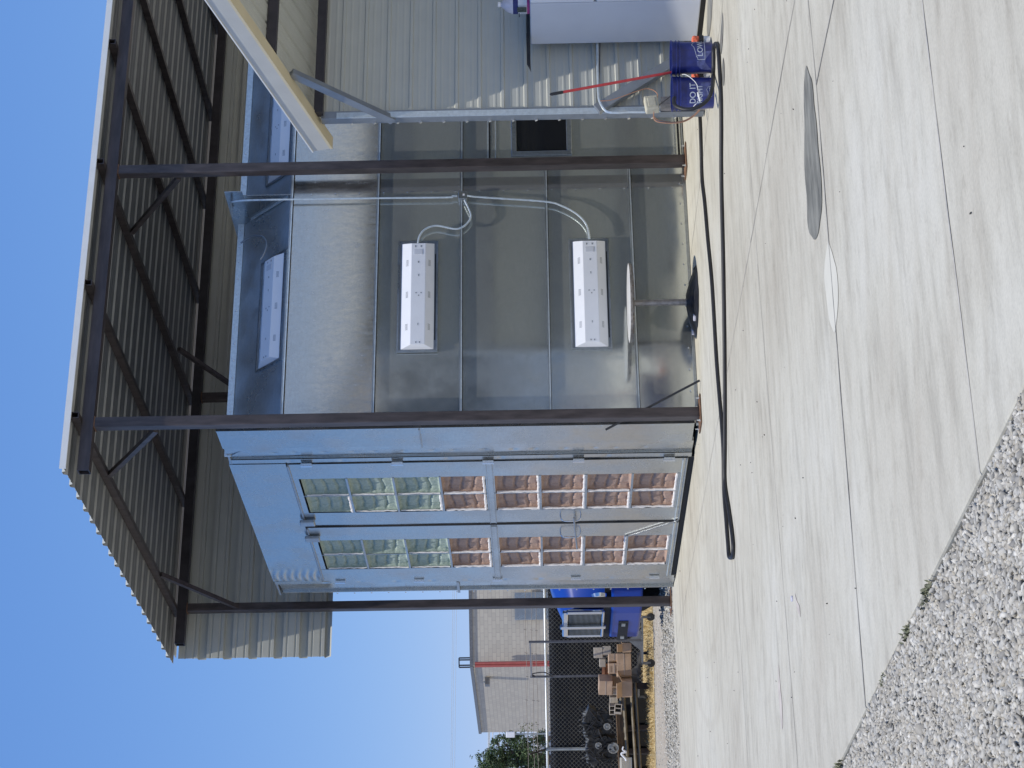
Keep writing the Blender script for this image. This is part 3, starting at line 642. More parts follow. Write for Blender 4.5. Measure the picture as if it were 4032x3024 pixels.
# ------------------------------------------------------------------ metal building at the right
YW = -2.30; XW = 2.03
mbd = thing('metal_building', (4, YW, 0), 'beige ribbed metal building with an open sloping roof overhang at the right', 'building')
mb = MB(); ribbed(mb, (XW, YW, .02), (0, 0, 1), (1, 0, 0), (0, -1, 0), 3.40, 6.5, .2075, .015, 2, .13, .020, .012, .0025)
mb.build('wall_cladding', 'cream', mbd, fix=False)
MB().box((XW-.035, YW-.035, .01), (XW+.045, YW+.05, 3.44)).build('corner_trim', 'zee', mbd, bevel=.004)
for k in range(15): MB().obox((XW-.04, YW+.03, .27+.2075*k), Vector((.012, 0, .006)), Vector((0, .01, 0)), Vector((-.004, 0, .010))).build('rib_end', 'screw', mbd)
MB().box((XW, YW+.02, .0), (8.5, YW+2.2, 3.3)).build('building_core', 'steel_dark', mbd) if False else None
MB().box((XW, YW-.10, 3.42), (8.5, YW-.02, 3.50)).build('eave_strut', 'steel_dark', mbd)
SL = .27; zr = lambda y: 3.55+SL*(YW-y)
mb = MB(); y0_, y1_ = YW+.35, -6.3
Vd = Vector((0, y1_-y0_, zr(y1_)-zr(y0_))); 
ribbed(mb, (XW+.02, y0_, zr(y0_)), (1, 0, 0), Vd.normalized(), Vector((0, SL, 1)).normalized(), 6.4, Vd.length, .2075, .02, 2, .1, .022, .010, .003)
mb.build('roof_sheet', 'cream', mbd, fix=False)
pz = on(1075, 230, 'x', 2.0)
for yy in (pz.y, pz.y-1.45): MB().box((XW+.03, yy-.035, zr(yy)-.085), (8.4, yy+.035, zr(yy)+.0)).build('purlin', 'steel_dark', mbd)
# rake fascia
fa = [on(1262, 570, 'x', 1.97), on(830, -10, 'x', 1.97)]
p0, p1 = Vector((1.985, -1.93, 3.475)), Vector((1.985, -6.35, 3.475+(6.35-1.93)*.270))
MB().bar(p0, p1, .11, .165).build('rake_fascia', 'fascia', mbd)
dn = Vector((0, SL, 1)).normalized()
MB().bar(p0-dn*.095, p1-dn*.095, .125, .022).build('rake_fascia', 'lip', mbd)
MB().bar(p0+dn*.088, p1+dn*.088, .13, .010).build('rake_fascia', 'trim_white', mbd)
b1, b2 = on(1145, 310, 'x', 2.0), on(1550, 478, 'x', 2.02)
MB().bar((2.06, b1.y, b1.z), (2.0, b2.y-.05, b2.z), .05, .075).build('diagonal_brace', 'zee', mbd)
MB().bar(on(2350, 432, 'y', YW-.07), on(2720, 205, 'y', YW-.10), .09, .06, (0, 1, 0)).build('diagonal_brace', 'zee', mbd)
for z0_, z1_ in ((.34, .57), (1.16, 1.42), (2.02, 2.29), (2.95, 3.2)): MB().box((XW+.02, YW+.012, z0_), (8.4, YW+.10, z1_)).build('added_girt', 'added_girt', mbd)  # unseen rear bars, added for the dark bands mirrored in the booth
MB().box((XW-.04, YW-.17, .0), (XW+.04, YW-.06, .40)).build('post_foot', 'stalk', mbd)
MB().box((XW-.035, YW-.05, .4), (XW+.02, YW-.036, 3.3)).build('corner_trim', 'flange', mbd)
# conduit and wires on the building
k1 = smoothpts([on(a, b_, 'y', YW-.10) for a, b_ in ((2352, 170), (2353, 260), (2356, 360), (2362, 400), (2385, 436), (2420, 443), (2480, 441), (2540, 441))], 6)
MB().tube(k1, .013, 8).build('conduit', 'flange', mbd, smooth=True)
MB().tube([on(2362, 170, 'y', YW-.09), on(2360, 330, 'y', YW-.09)], .006, 6).build('cable', 'steel_brown', mbd)
jb2 = thing('junction_box', on(2565, 412, 'y', YW-.2), 'dusty beige plastic junction box hanging beside the corner post', 'electrical box')
c = on(2565, 412, 'y', YW-.2); o = MB().obox(c, (Vector((1, 0, .12)).normalized())*.072, Vector((0, .045, 0)), Vector((-.1, 0, 1)).normalized()*.060).build('box_body', 'beige_box', jb2, bevel=.012)
MB().obox(c+Vector((.0, -.048, 0)), (Vector((1, 0, .12)).normalized())*.045, Vector((0, .004, 0)), Vector((-.1, 0, 1)).normalized()*.034).build('lid', 'beige_box', jb2, bevel=.004)
MB().tube(smoothpts([on(a, b_, 'y', YW-.2) for a, b_ in ((2590, 385), (2586, 366), (2565, 352), (2540, 350), (2500, 362), (2450, 380), (2400, 395), (2362, 397))], 6), .004, 6).build('wire', 'wire_o', jb2)
for k in range(3):
    MB().tube(smoothpts([on(a, b_+k*2, 'y', YW-.22-.01*k) for a, b_ in ((2575, 440), (2574, 455+k*3), (2590, 472+k*2), (2640, 481), (2690, 476), (2730, 455), (2755, 430))], 6), .0045, 6).build('wire', 'wire_o' if k != 1 else 'stalk', jb2)
MB().tube([on(2597, 412, 'y', YW-.25), on(2655, 368, 'y', YW-.7)], .006, 6).build('wire', 'black', jb2)
# ------------------------------------------------------------------ white freezer
FX, FY = 2.70, -2.42
fz = thing('freezer', (3.05, -2.8, 0), 'tall white upright freezer standing against the ribbed beige wall', 'freezer')
MB().box((FX, -3.02, .045), (3.42, FY, 1.548)).build('body', 'white_d', fz, bevel=.01)
dr = MB().box((FX-.004, -3.10, .06), (3.42, -3.03, .965)).build('door', 'white', fz, bevel=.012)
dr = MB().box((FX-.004, -3.10, .985), (3.42, -3.03, 1.548)).build('door', 'white', fz, bevel=.012)
MB().box((FX+.01, -3.03, .07), (3.40, -3.02, 1.54)).build('gasket', 'zee', fz); MB().box((FX+.02, -3.0, .0), (3.38, FY-.03, .044)).build('plinth', 'black', fz)
o = MB().box((2.74, -2.54, 1.553), (3.3, -2.50, 1.585)); o.add([(2.74, -2.54, 1.553), (2.74, -2.50, 1.553), (2.74, -2.50, 1.587), (2.74, -2.54, 1.587), (2.42, -2.535, 1.553), (2.42, -2.505, 1.553), (2.42, -2.505, 1.585), (2.42, -2.535, 1.585), (2.33, -2.53, 1.550), (2.33, -2.51, 1.550)], [(0, 4, 5, 1), (0, 3, 7, 4), (1, 5, 6, 2), (3, 2, 6, 7), (4, 8, 9, 5), (7, 6, 9, 8), (4, 7, 8), (5, 9, 6)])
o = o.build('pry_bar', 'black', bevel=.003); tag(o, 'flat black bar sticking out over the edge of the white freezer top', 'pry bar')
jg = thing('jug', (2.80, -2.95, 1.549), 'milky gallon jug with navy and magenta label on the freezer', 'jug')
jc = Vector((2.82, -2.86, 1.549)); q = [(.002, .0), (.074, .0), (.078, .01), (.078, .15), (.076, .165), (.062, .20), (.030, .245), (.019, .255), (.019, .262)]
def sqlathe(c, prof, n, sqr=.5):
    mb = MB(); 
    for r_, h in prof:
        for k in range(n):
            a = 2*math.pi*k/n; s_ = 1/max(abs(math.cos(a)), abs(math.sin(a))); e = (1-sqr)+sqr*min(s_, 1.22) if r_ > .05 else 1
            mb.v.append((c.x+r_*e*math.cos(a), c.y+r_*e*math.sin(a), c.z+h))
    for i in range(len(prof)-1):
        for k in range(n): mb.f.append((i*n+k, i*n+(k+1) % n, (i+1)*n+(k+1) % n, (i+1)*n+k))
    return mb
sqlathe(jc, q, 32).build('bottle', 'jug', jg, smooth=True)
for mt, z0, z1 in (('pink', .002, .026), ('navy', .105, .150)):
    sqlathe(jc, [(.0795, z0), (.0795, z1)], 32).build('label_band', mt, jg, smooth=True)
sqlathe(jc, [(.079, .026), (.079, .105)], 32).build('label_band', 'white', jg, smooth=True)
MB().lathe(jc, [(.022, .262), (.023, .264), (.023, .285), (.0, .286)], 20).build('cap', 'white', jg, smooth=True)
# label print on the face toward the viewer
jn = Vector((-.98, -.2, 0)).normalized(); 
MB().box((jc.x-.0985, jc.y-.012, jc.z+.030), (jc.x-.0975, jc.y-.085+.0, jc.z+.112)).build('label_picture', 'photo_dark', jg) 
mb = MB()
for k in range(5): mb.box((jc.x-.0983, jc.y+.0, jc.z+.034+k*.010), (jc.x-.0973, jc.y+.062, jc.z+.037+k*.010))
mb.build('label_text', 'zee', jg)
mb = MB()
for k in range(3): mb.box((jc.x-.0983, jc.y+.004+.021*k, jc.z+.090), (jc.x-.0973, jc.y+.016+.021*k, jc.z+.101))
mb.build('label_text', 'black', jg)
# ------------------------------------------------------------------ buckets
view = Vector((CAM.x, CAM.y, 0))
def bucket(c, label, r0=.130, r1=.148, h=.353):
    c = Vector(c); root = thing('bucket', c, label, 'bucket', 'blue plastic buckets on the concrete by the building corner')
    prof = [(.001, .006), (r0-.004, .006), (r0, .0), (r0+.001, .01), (r1-.008, h-.075), (r1+.004, h-.073), (r1+.004, h-.066), (r1-.006, h-.064), (r1-.005, h-.048), (r1+.004, h-.046), (r1+.004, h-.038), (r1-.004, h-.036), (r1-.002, h-.008), (r1+.007, h-.006), (r1+.007, h), (r1-.002, h), (r0-.006, .012), (.001, .012)]
    MB().lathe(c, prof, 48).build('bucket_body', 'blue', root, smooth=True)
    th = math.atan2((CAM-c).y, (CAM-c).x)
    def wrap(u, v_, lift=.0022, a0=0.):   # u metres to the right of the face toward the viewer, v height
        r_ = r0+(r1-.008-r0)*(v_/(h-.075))+lift; a = th+a0+u/r_; return c+Vector((math.cos(a)*r_, math.sin(a)*r_, v_))
    def letters(body, size, u0, v0, a0=0., sx=1.):
        vs_, fs = text_mesh(body, size); MB().add([wrap(u0+p.x*sx, v0+p.y, .0026, a0) for p in vs_], fs).build('lettering', 'print', root, fix=False)
    def poly(pts, wd=.0035, a0=0.):
        mb = MB()
        for i in range(len(pts)-1):
            (xa, ya), (xb, yb) = pts[i], pts[i+1]; L_ = math.hypot(xb-xa, yb-ya); nx, ny = -(yb-ya)/L_*wd/2, (xb-xa)/L_*wd/2; n = max(1, int(L_/.012))
            for k in range(n):
                A = [(xa+(xb-xa)*t_, ya+(yb-ya)*t_) for t_ in (k/n, (k+1)/n)]
                mb.add([wrap(A[0][0]+nx, A[0][1]+ny, .0024, a0), wrap(A[1][0]+nx, A[1][1]+ny, .0024, a0), wrap(A[1][0]-nx, A[1][1]-ny, .0024, a0), wrap(A[0][0]-nx, A[0][1]-ny, .0024, a0)], [(0, 1, 2, 3)])
        mb.build('emblem_outline', 'print', root, fix=False)
    def scuff(pts):
        n = len(pts); cu = sum(p[0] for p in pts)/n; cv = sum(p[1] for p in pts)/n
        mb = MB(); 
        for ring in range(6):
            f0, f1 = ring/6, (ring+1)/6
            for i in range(n):
                a_, b_ = pts[i], pts[(i+1) % n]
                W_ = lambda p, f: wrap(cu+(p[0]-cu)*f, cv+(p[1]-cv)*f, .0014)
                mb.add([W_(a_, f0), W_(a_, f1), W_(b_, f1), W_(b_, f0)], [(0, 1, 2, 3)])
        mb.build('scuff', 'blue_scuff', root, fix=False)
    return root, letters, poly, scuff, wrap
def bpos(x, y): p = gp(x, y); d = (p-view); d.z = 0; return p+d.normalized()*.128
p = bpos(2809, 227); bk1, let1, pol1, scf1, wr1 = bucket((p.x, p.y, 0), 'blue plastic bucket nearer the freezer with an outlined house emblem and a shop name')
let1("LOWE'S", .066, .012, .090, 0, 1.0)
HOUSE = lambda x, y, s_: [(x, y), (x, y+.045*s_), (x+.015*s_, y+.045*s_), (x+.015*s_, y+.052*s_), (x+.085*s_, y+.068*s_), (x+.105*s_, y+.082*s_), (x+.165*s_, y+.045*s_), (x+.165*s_, y), (x, y)]
pol1(HOUSE(-.013, .072, 1.35), .004)
scf1([(-.115, .012), (-.118, .05), (-.105, .10), (-.07, .135), (-.03, .14), (.03, .135), (.05, .12), (.06, .04), (.06, .012)])
p = bpos(2813, 366); bk2, let2, pol2, scf2, wr2 = bucket((p.x, p.y, 0), 'blue plastic bucket beside the corner post with two lines of pale lettering')
let2("DO IT", .070, -.092, .160, 0, .98); let2("RIGHT", .066, -.090, .102, 0, .85)
let2("LOWE'S", .022, -.018, .030, 0, 1.0); pol2(HOUSE(-.030, .022, .55), .0022)
scf2([(-.02, .01), (-.03, .09), (.0, .14), (.06, .15), (.10, .10), (.10, .01)])
# wire handle with white grip on the second bucket
hw = [on(2686, 293, 'y', -3.30), on(2700, 294, 'y', -3.34), on(2722, 308, 'y', -3.36), on(2742, 330, 'y', -3.37), on(2750, 360, 'y', -3.37), on(2757, 400, 'y', -3.36), on(2742, 408, 'y', -3.33), on(2728, 422, 'y', -3.30)]
MB().tube(smoothpts(hw, 5), .0028, 6).build('handle_wire', 'wire_w', bk2); MB().tube([on(2748, 365, 'y', -3.375), on(2757, 398, 'y', -3.375)], .008, 8).build('handle_grip', 'wire_w', bk2)
# red pole standing in the bucket
pt, pb = on(2165, 372, 'y', -3.13), Vector((1.955, -3.08, .02))
pb = on(2770, 262, 'y', -3.10); 
po = thing('broom_pole', pb, 'thin red pole with black grip leaning out of the blue bucket', 'pole')
g0 = pt.lerp(pb, .085); MB().tube([g0, pb], .0125, 10).build('shaft', 'red', po, smooth=True); MB().tube([pt, pt.lerp(pb, .01), g0], [.008, .014, .014], 10).build('grip', 'black', po, smooth=True)
# orange sponges on black bases
for x_, y_, dy_, lb_ in ((2752, 158, .30, 'orange foam roller end beside the right bucket'), (2760, 299, .32, 'orange foam roller seen in the gap between the two blue buckets')):
    p = gp(2806, y_); q_ = p+(p-view).normalized()*dy_; q_ = Vector((q_.x, q_.y, .12)) 
    rt_ = thing('foam_roller', (q_.x, q_.y, 0), lb_, 'roller', 'orange foam rollers behind the buckets')
    vs0 = MB(); N_ = 14; 
    for k in range(N_+1):
        for j in range(20):
            a = 2*math.pi*j/20; pp = math.pi*k/N_; rr_ = .040*(1+.22*noise.noise(Vector((math.cos(a)*2.5, math.sin(a)*2.5, k*.45+y_))))
            vs0.v.append((q_.x+rr_*math.sin(pp)**.5*math.cos(a), q_.y+rr_*math.sin(pp)**.5*math.sin(a), q_.z+.035*math.cos(pp)))
    for k in range(N_):
        for j in range(20): vs0.f.append((k*20+j, k*20+(j+1) % 20, (k+1)*20+(j+1) % 20, (k+1)*20+j))
    vs0.build('foam', 'orange', rt_, smooth=True)
    MB().lathe((q_.x, q_.y, .055), [(.001, 0), (.045, 0), (.045, .035), (.001, .035)], 20).build('holder', 'black', rt_, smooth=True)
    MB().lathe((q_.x, q_.y, .0), [(.001, 0), (.038, 0), (.038, .055), (.001, .055)], 20).build('base', 'white', rt_, smooth=True)
# ------------------------------------------------------------------ hose
HR = .0165
H1 = [on(2655, 385, 'y', -3.30), on(2653, 398, 'y', -3.36), on(2662, 418, 'y', -3.40), on(2701, 431, 'y', -3.44), on(2746, 422, 'y', -3.47), on(2785, 394, 'y', -3.50), on(2804, 350, 'y', -3.52)]
H1 += [gp(2816, 300), gp(2817, 260), gp(2817, 200), gp(2820, 178), gp(2829, 172), gp(2836, 195), gp(2841, 271), gp(2846, 362), gp(2848, 482), gp(2843+5, 700), gp(2855, 1000), gp(2860, 1300), gp(2862, 1550), gp(2862, 1750), gp(2862, 1900), gp(2878, 2010), gp(2890, 2094), gp(2895, 2150), gp(2893, 2188), gp(2886, 2196), gp(2878, 2188), gp(2874, 2140), gp(2868, 2060), gp(2858, 1925), gp(2856, 1800), gp(2850, 1680), gp(2829, 1423), gp(2811, 1122), gp(2794, 941), gp(2782, 802), gp(2771, 700), gp(2767, 560), gp(2763, 461), gp(2757, 430)]
H1 = [Vector((p.x, p.y, max(p.z, 0)+(HR if p.z < HR else 0))) for p in H1]
H2 = smoothpts(H1, 7); H2 = [Vector((p.x, p.y, max(p.z, HR))) for p in H2]
o = MB().tube(H2, HR, 10).build('hose', 'black', smooth=True); tag(o, 'thick black hose running from the bucket across the slab and looping back', 'hose')
# ------------------------------------------------------------------ round table on a pedestal
tx, ty = 1.10, -.42
tb = thing('pedestal_table', (tx, ty, 0), 'round white topped pedestal table standing on a black weighted base by the booth', 'table')
tz = on(2478, 1215, 'y', ty).z
MB().lathe((tx, ty, tz), [(.38, .003), (.37, .006), (.001, .008)], 48).build('table_top', 'table_paint', tb, smooth=True)
mb = MB(); rr = random.Random(4)
for k in range(14): a = k*.45; mb.obox((tx+.30*math.cos(a), ty+.30*math.sin(a), tz-.025), Vector((.06, 0, 0)), Vector((0, .05, 0)), Vector((0, 0, .010)))
mb.lathe((tx, ty, tz-.04), [(.001, 0), (.30, 0), (.33, .022), (.385, .024), (.388, .043), (.38, .043)], 48); mb.build('under_plate', 'stalk', tb)
MB().tube([(tx, ty, .05), (tx, ty, tz-.03)], .031, 16).build('pedestal', 'stalk', tb, smooth=True)
mb = MB(); n = 40; mb.v.append((tx, ty, .10))
for ring, (rf, zf) in enumerate(((.08, .095), (.19, .065), (.31, .006))):
    for k in range(n):
        a = 2*math.pi*k/n; r_ = rf*(1+.35*noise.noise(Vector((math.cos(a)*1.9+3, math.sin(a)*1.9, ring*.4)))); mb.v.append((tx+r_*math.cos(a), ty+r_*math.sin(a), zf+.010*noise.noise(Vector((a*2, ring, 3.)))*(ring < 2)))
mb.f += [(0, 1+k, 1+(k+1) % n) for k in range(n)]+[(1+r_*n+k, 1+(r_+1)*n+k, 1+(r_+1)*n+(k+1) % n, 1+r_*n+(k+1) % n) for r_ in range(2) for k in range(n)]
sp = gp(2743, 1045); mb.add([(tx+.28, ty-.16, .03), (sp.x, sp.y, .006), (tx+.25, ty+.1, .006), (tx+.2, ty-.25, .006)], [(0, 1, 2), (0, 3, 1)])
mb.build('base_cover', 'tarp', tb, smooth=True)
for (a, b_) in ((2742, 1112), (2748, 1245), (2742, 1300)):
    p = gp(a, b_); MB().obox((p.x, p.y, .026), Vector((.035, .01, 0)), Vector((-.01, .03, 0)), Vector((0, 0, .020))).build('sandbag_corner', 'jug', tb, bevel=.008)
a_, b_ = gp(2760, 1498), on(2385, 1690, 'y', -.03); b_.y = -.02
o = MB().tube([a_+Vector((0, 0, .012)), b_], .0115, 8).build('rod', 'black', smooth=True); tag(o, 'thin black rod leaning from the ground against the booth wall', 'rod')
# ------------------------------------------------------------------ background
FD = 33.2
def fpt(x, y, d=FD): return dp(x, y, d)
fx0, fx1 = -9.0, 3.2     # along Rh from the sight axis (metres)
def fp(u, z, d=FD): 
    q_ = Vector((CAM.x, CAM.y, 0))+Fh*d+Rh*u; return Vector((q_.x, q_.y, z))
fn = thing('chain_link_fence', fp(-3, 0), 'chain link fence with black privacy mesh behind it and a pale top rail', 'fence')
ZT = 1.522; ZG = -.14
mb = MB(); mb.add([fp(fx0, ZG, FD+.06), fp(fx1, ZG, FD+.06), fp(fx1, ZT-.06, FD+.06), fp(fx0, ZT-.06, FD+.06)], [(0, 1, 2, 3)]); mb.add([fp(fx0, ZG, FD+.075), fp(fx1, ZG, FD+.075), fp(fx1, ZT-.06, FD+.075), fp(fx0, ZT-.06, FD+.075)], [(0, 3, 2, 1)])
mb.build('privacy_screen', 'screen', fn, fix=False)
mb = MB(); pit = .074; hh = ZT-ZG; n = int((fx1-fx0)/pit)
def strip(u0, z0, u1, z1, wd=.0046, dd_=0):
    L_ = math.hypot(u1-u0, z1-z0); nx, nz = -(z1-z0)/L_*wd, (u1-u0)/L_*wd
    mb.add([fp(u0+nx, z0+nz, FD+dd_), fp(u1+nx, z1+nz, FD+dd_), fp(u1-nx, z1-nz, FD+dd_), fp(u0-nx, z0-nz, FD+dd_), fp(u0, z0, FD+dd_-.006), fp(u1, z1, FD+dd_-.006)], [(0, 1, 5, 4), (4, 5, 2, 3)])
for k in range(-int(hh/pit)-1, n+1):
    for s_ in (1, -1):
        u0 = fx0+k*pit; ua, za, ub, zb = (u0, ZG, u0+hh, ZT) if s_ > 0 else (u0+hh, ZG, u0, ZT)
        if max(ua, ub) < -8 or min(ua, ub) > 3: continue
        strip(ua, za, ub, zb, .0030, .0 if s_ > 0 else .004)
mb.build('chain_mesh', 'chain', fn, fix=False)
MB().tube([fp(fx0, ZT), fp(fx1, ZT)], .022, 10).build('top_rail', 'rail_w', fn, smooth=True)
def fpost(y_, arm=True):
    u = (fpt(2160, y_)-CAM).dot(Rh); p_ = MB().tube([fp(u, ZG, FD-.04), fp(u, ZT+.02, FD-.04)], .030, 12).build('fence_post', 'fpost', fn, smooth=True)
    MB().tube([fp(u, ZT+.02, FD-.04), fp(u-.03, ZT+.30, FD-.30)], .018, 8).build('barb_arm', 'black', fn, smooth=True); return u
us = [fpost(2948)]; us.append(fpost(2948-3.05*238)); us.append(fpost(1500))
for k, x_ in enumerate((2076, 2101, 2118)):
    z_ = 1.55+(2148-x_)/238.; pts = [fp(fx0+i*.4, z_+.01*math.sin(i*1.7+k), FD-.1-.06*k) for i in range(int((fx1-fx0)/.4))]; mb = MB().tube(pts, .0042, 5)
    for p_ in pts[::1]: mb.tube([p_+Vector((0, 0, -.022)), p_+Vector((.01, 0, .022))], .004, 4)
    mb.build('barbed_wire', 'steel_dark', fn)
# block building
CA, CB_, CC = dp(1864, 2618, 100), dp(1898, 2884, 111), None
A0 = Vector((CA.x, CA.y, 0)); B0 = Vector((CB_.x, CB_.y, 0)); E0 = A0+Rh*26-Fh*0
HTB = CA.z; bd = thing('block_building', A0, 'tan concrete block building with a red downspout beyond the fence', 'building')
def wallq(name, a, b_, z0, z1, mat, par, off=0.):
    n_ = (b_-a).cross(Vector((0, 0, 1))).normalized(); 
    if n_.dot(CAM-a) < 0: n_ = -n_
    a, b_ = a+n_*off, b_+n_*off
    me = bpy.data.meshes.new(name); V_ = [(a.x, a.y, z0), (b_.x, b_.y, z0), (b_.x, b_.y, z1), (a.x, a.y, z1)]; V_ += [(p[0]-n_.x*.2, p[1]-n_.y*.2, p[2]) for p in V_]
    me.from_pydata(V_, [], [(0, 1, 2, 3), (4, 7, 6, 5), (0, 4, 5, 1), (1, 5, 6, 2), (2, 6, 7, 3), (3, 7, 4, 0)]); uv = me.uv_layers.new(); Lw = (b_-a).length
    for i, q_ in enumerate(((0, z0), (Lw, z0), (Lw, z1), (0, z1))): uv.data[i].uv = q_
    me.materials.append(M[mat]); o = bpy.data.objects.new(name, me); col.objects.link(o); o.parent = par; o.matrix_parent_inverse = Matrix.Translation(-par.location); return o
wallq('wall', A0, E0, ZG, HTB, 'cmu', bd); wallq('wall', A0, B0, ZG, HTB, 'cmu', bd)
MB().prism([A0+Vector((0, 0, HTB)), E0+Vector((0, 0, HTB)), E0+Vector((0, 0, HTB))+Fh*14, B0+Vector((0, 0, HTB))-Rh*.03], (0, 0, .17)).build('roof', 'zee', bd)
for a, b_ in ((A0-Fh*.05-Rh*.06, E0-Fh*.05), (A0-Rh*.06-Fh*.05, B0-Rh*.06)): MB().bar(a+Vector((0, 0, HTB+.10)), b_+Vector((0, 0, HTB+.10)), .05, .16).build('roof_edge', 'cart', bd)
for k, y_ in enumerate((2611, 2622)):
    p_ = dp(1900, y_, 99.4); MB().tube([(p_.x, p_.y, ZG), (p_.x, p_.y, HTB-.1)], .075, 10).build('downspout', 'red_pipe', bd, smooth=True)
l0, l1 = dp(2100, 2332, 99.7), dp(2100, 2440, 99.7)
mb = MB(); ua = Vector((l0.x, l0.y, ZG)); ub = Vector((l1.x, l1.y, ZG)); nsl = 26; hD = dp(2027, 2400, 99.7).z-ZG
for k in range(nsl): 
    a, b_ = ua.lerp(ub, k/nsl), ua.lerp(ub, (k+.55)/nsl); mb.prism([a, b_, b_-Fh*.06, a-Fh*.06], (0, 0, hD))
mb.prism([ua, ub, ub-Fh*.02, ua-Fh*.02], (0, 0, hD)); mb.build('corrugated_door', 'galv_dull', bd)
mb = MB()
for y_ in (2590, 2598, 2619, 2627): 
    p_ = dp(1860, y_, 100.3); mb.bar((p_.x, p_.y, HTB), (p_.x, p_.y, HTB+.75), .06)
for z_ in (.75, .02):
    a, b_ = dp(1860, 2590, 100.3), dp(1860, 2627, 100.3); mb.bar((a.x, a.y, HTB+z_), (b_.x, b_.y, HTB+z_), .06)
mb.build('roof_ladder_rail', 'black', bd)
dirB = (B0-A0).normalized(); nB = dirB.cross(Vector((0, 0, 1))); nB = nB if nB.dot(CAM-A0) > 0 else -nB
q_ = A0+dirB*2.1+nB*.25; MB().obox((q_.x, q_.y, HTB-.65), nB*.2, dirB*.2, Vector((0, 0, .12))).build('wall_lamp', 'cart', bd)
MB().bar(q_+Vector((0, 0, HTB-.45)), q_+Vector((0, 0, HTB-.60)), .08).build('wall_lamp', 'fpost', bd)
# pale far building and floodlight
p_ = dp(2120, 2960, 118); pq = dp(2120, 2884, 118); fb = thing('far_building', (p_.x, p_.y, 0), 'low pale blue building glimpsed past the block building', 'building')
h_ = dp(2108, 2930, 118).z; a, b_ = Vector((pq.x, pq.y, 0))+Rh*1.5, Vector((p_.x, p_.y, 0))-Rh*2.5
MB().prism([a, b_, b_+Fh*8, a+Fh*8], (0, 0, h_-.15)).build('wall', 'white_d', fb); MB().prism([a-Fh*.3+Vector((0, 0, h_-.14)), b_-Fh*.3+Vector((0, 0, h_-.14)), b_+Fh*8.3+Vector((0, 0, h_-.14)), a+Fh*8.3+Vector((0, 0, h_-.14))], (0, 0, .2)).build('roof', 'trim_white', fb)
lm = thing('flood_lamp', dp(2150, 2893, 60), 'white flood lamp head on a thin pole behind the fence', 'lamp'); lp = dp(2010, 2891, 60)
lm.location.z = ZG
MB().tube([(lp.x, lp.y, ZG), (lp.x, lp.y, lp.z)], .025, 8).build('pole', 'fpost', lm); MB().obox(lp-Fh*.05, Rh*.09, Fh*.05, Vector((0, 0, .14))).build('lamp_head', 'white', lm, bevel=.02)
# trees
def tree(name, d, crown, label, mat, leaf, dens, seed, ybase, group=None):
    rr = random.Random(seed); b0 = dp(2150, ybase, d); root = thing(name, (b0.x, b0.y, ZG), label, 'tree', group)
    blobs = [(dp(x, y, d+dd_), r_) for x, y, r_, dd_ in crown]; cen = sum((b for b, _ in blobs), Vector())/len(blobs)
    mb = MB(); top = max(b.z for b, _ in blobs); mb.tube([(b0.x, b0.y, ZG), (b0.x+.1, b0.y, ZG+(top-ZG)*.45), (cen.x, cen.y, ZG+(top-ZG)*.8)], [.22, .14, .05], 8)
    for b_, r_ in blobs: mb.tube([(b0.x+.05, b0.y, ZG+(b_.z-ZG)*.45), b_.lerp(Vector((b0.x, b0.y, b_.z)), .45)+Vector((0, 0, -.2)), b_], [.07, .04, .012], 6)
    mb.build('trunk', 'bark', root, smooth=True)
    mb = MB()
    for b_, r_ in blobs:
        n_ = int(dens*r_*r_)
        for i in range(n_):
            dvec = Vector((rr.gauss(0, 1), rr.gauss(0, 1), rr.gauss(0, 1))).normalized(); rad = r_*rr.uniform(.35, 1.)**.6*(1+.45*noise.noise(dvec*2.3+b_))
            c_ = b_+Vector((dvec.x*rad, dvec.y*rad, dvec.z*rad*.9)); 
            if noise.noise(c_*1.9) < -.10 or noise.noise(c_*4.3) < -.28: continue
            X = Vector((rr.gauss(0, 1), rr.gauss(0, 1), rr.gauss(0, .6))).normalized(); Y = X.orthogonal().normalized(); Y = (Y*math.cos(i)+X.cross(Y)*math.sin(i))
            l_ = leaf*rr.uniform(.6, 1.4); mb.add([c_-X*l_, c_+Y*l_*.35, c_+X*l_, c_-Y*l_*.35], [(0, 1, 2, 3)])
    mb.build('crown', mat, root, fix=False); return root
tree('leafy_tree', 62, [(1920, 3010, .6, 0), (1960, 2960, .55, .4), (1985, 2925, .40, 0), (2010, 2905, .28, .3), (2020, 2960, .6, .2), (2060, 2930, .45, 0), (2050, 3010, .8, .4), (2110, 2960, .6, 0), (2110, 3020, .8, .3), (1905, 3045, .5, 0), (1900, 2995, .22, 0), (1950, 2920, .16, 0), (2000, 3060, .9, 0), (2135, 2905, .25, 0), (1975, 3030, .6, 0), (2030, 2915, .28, 0), (1948, 2992, .45, 0), (1893, 3015, .14, 0)], 'leafy green tree rising over the fence past the block building', 'foliage', .045, 5200, 11, 3000)
tree('far_tree', 95, [(2070, 2906, .7, 0), (2085, 2930, .7, 0), (2100, 2900, .7, 0)], 'thin grey green tree far off between the building and the leafy tree', 'foliage2', .07, 300, 13, 2910)
# power lines
pl = thing('power_lines', dp(1800, 2700, 160), 'faint power lines crossing the sky above the block building', 'power lines')
mb = MB()
for x0_, d_ in ((1782, 170), (1788, 170), (1797, 170)):
    MB().tube([dp(x0_+6, 1900, d_), dp(x0_-3, 2700, d_), dp(x0_-10, 3300, d_)], .010, 4).build('wire', 'cart', pl)
for x0_ in (1922, 1927, 1940, 1965, 1998): MB().tube([dp(x0_, 2600, 125), dp(x0_+1, 3200, 125)], .022, 4).build('wire', 'cart', pl)
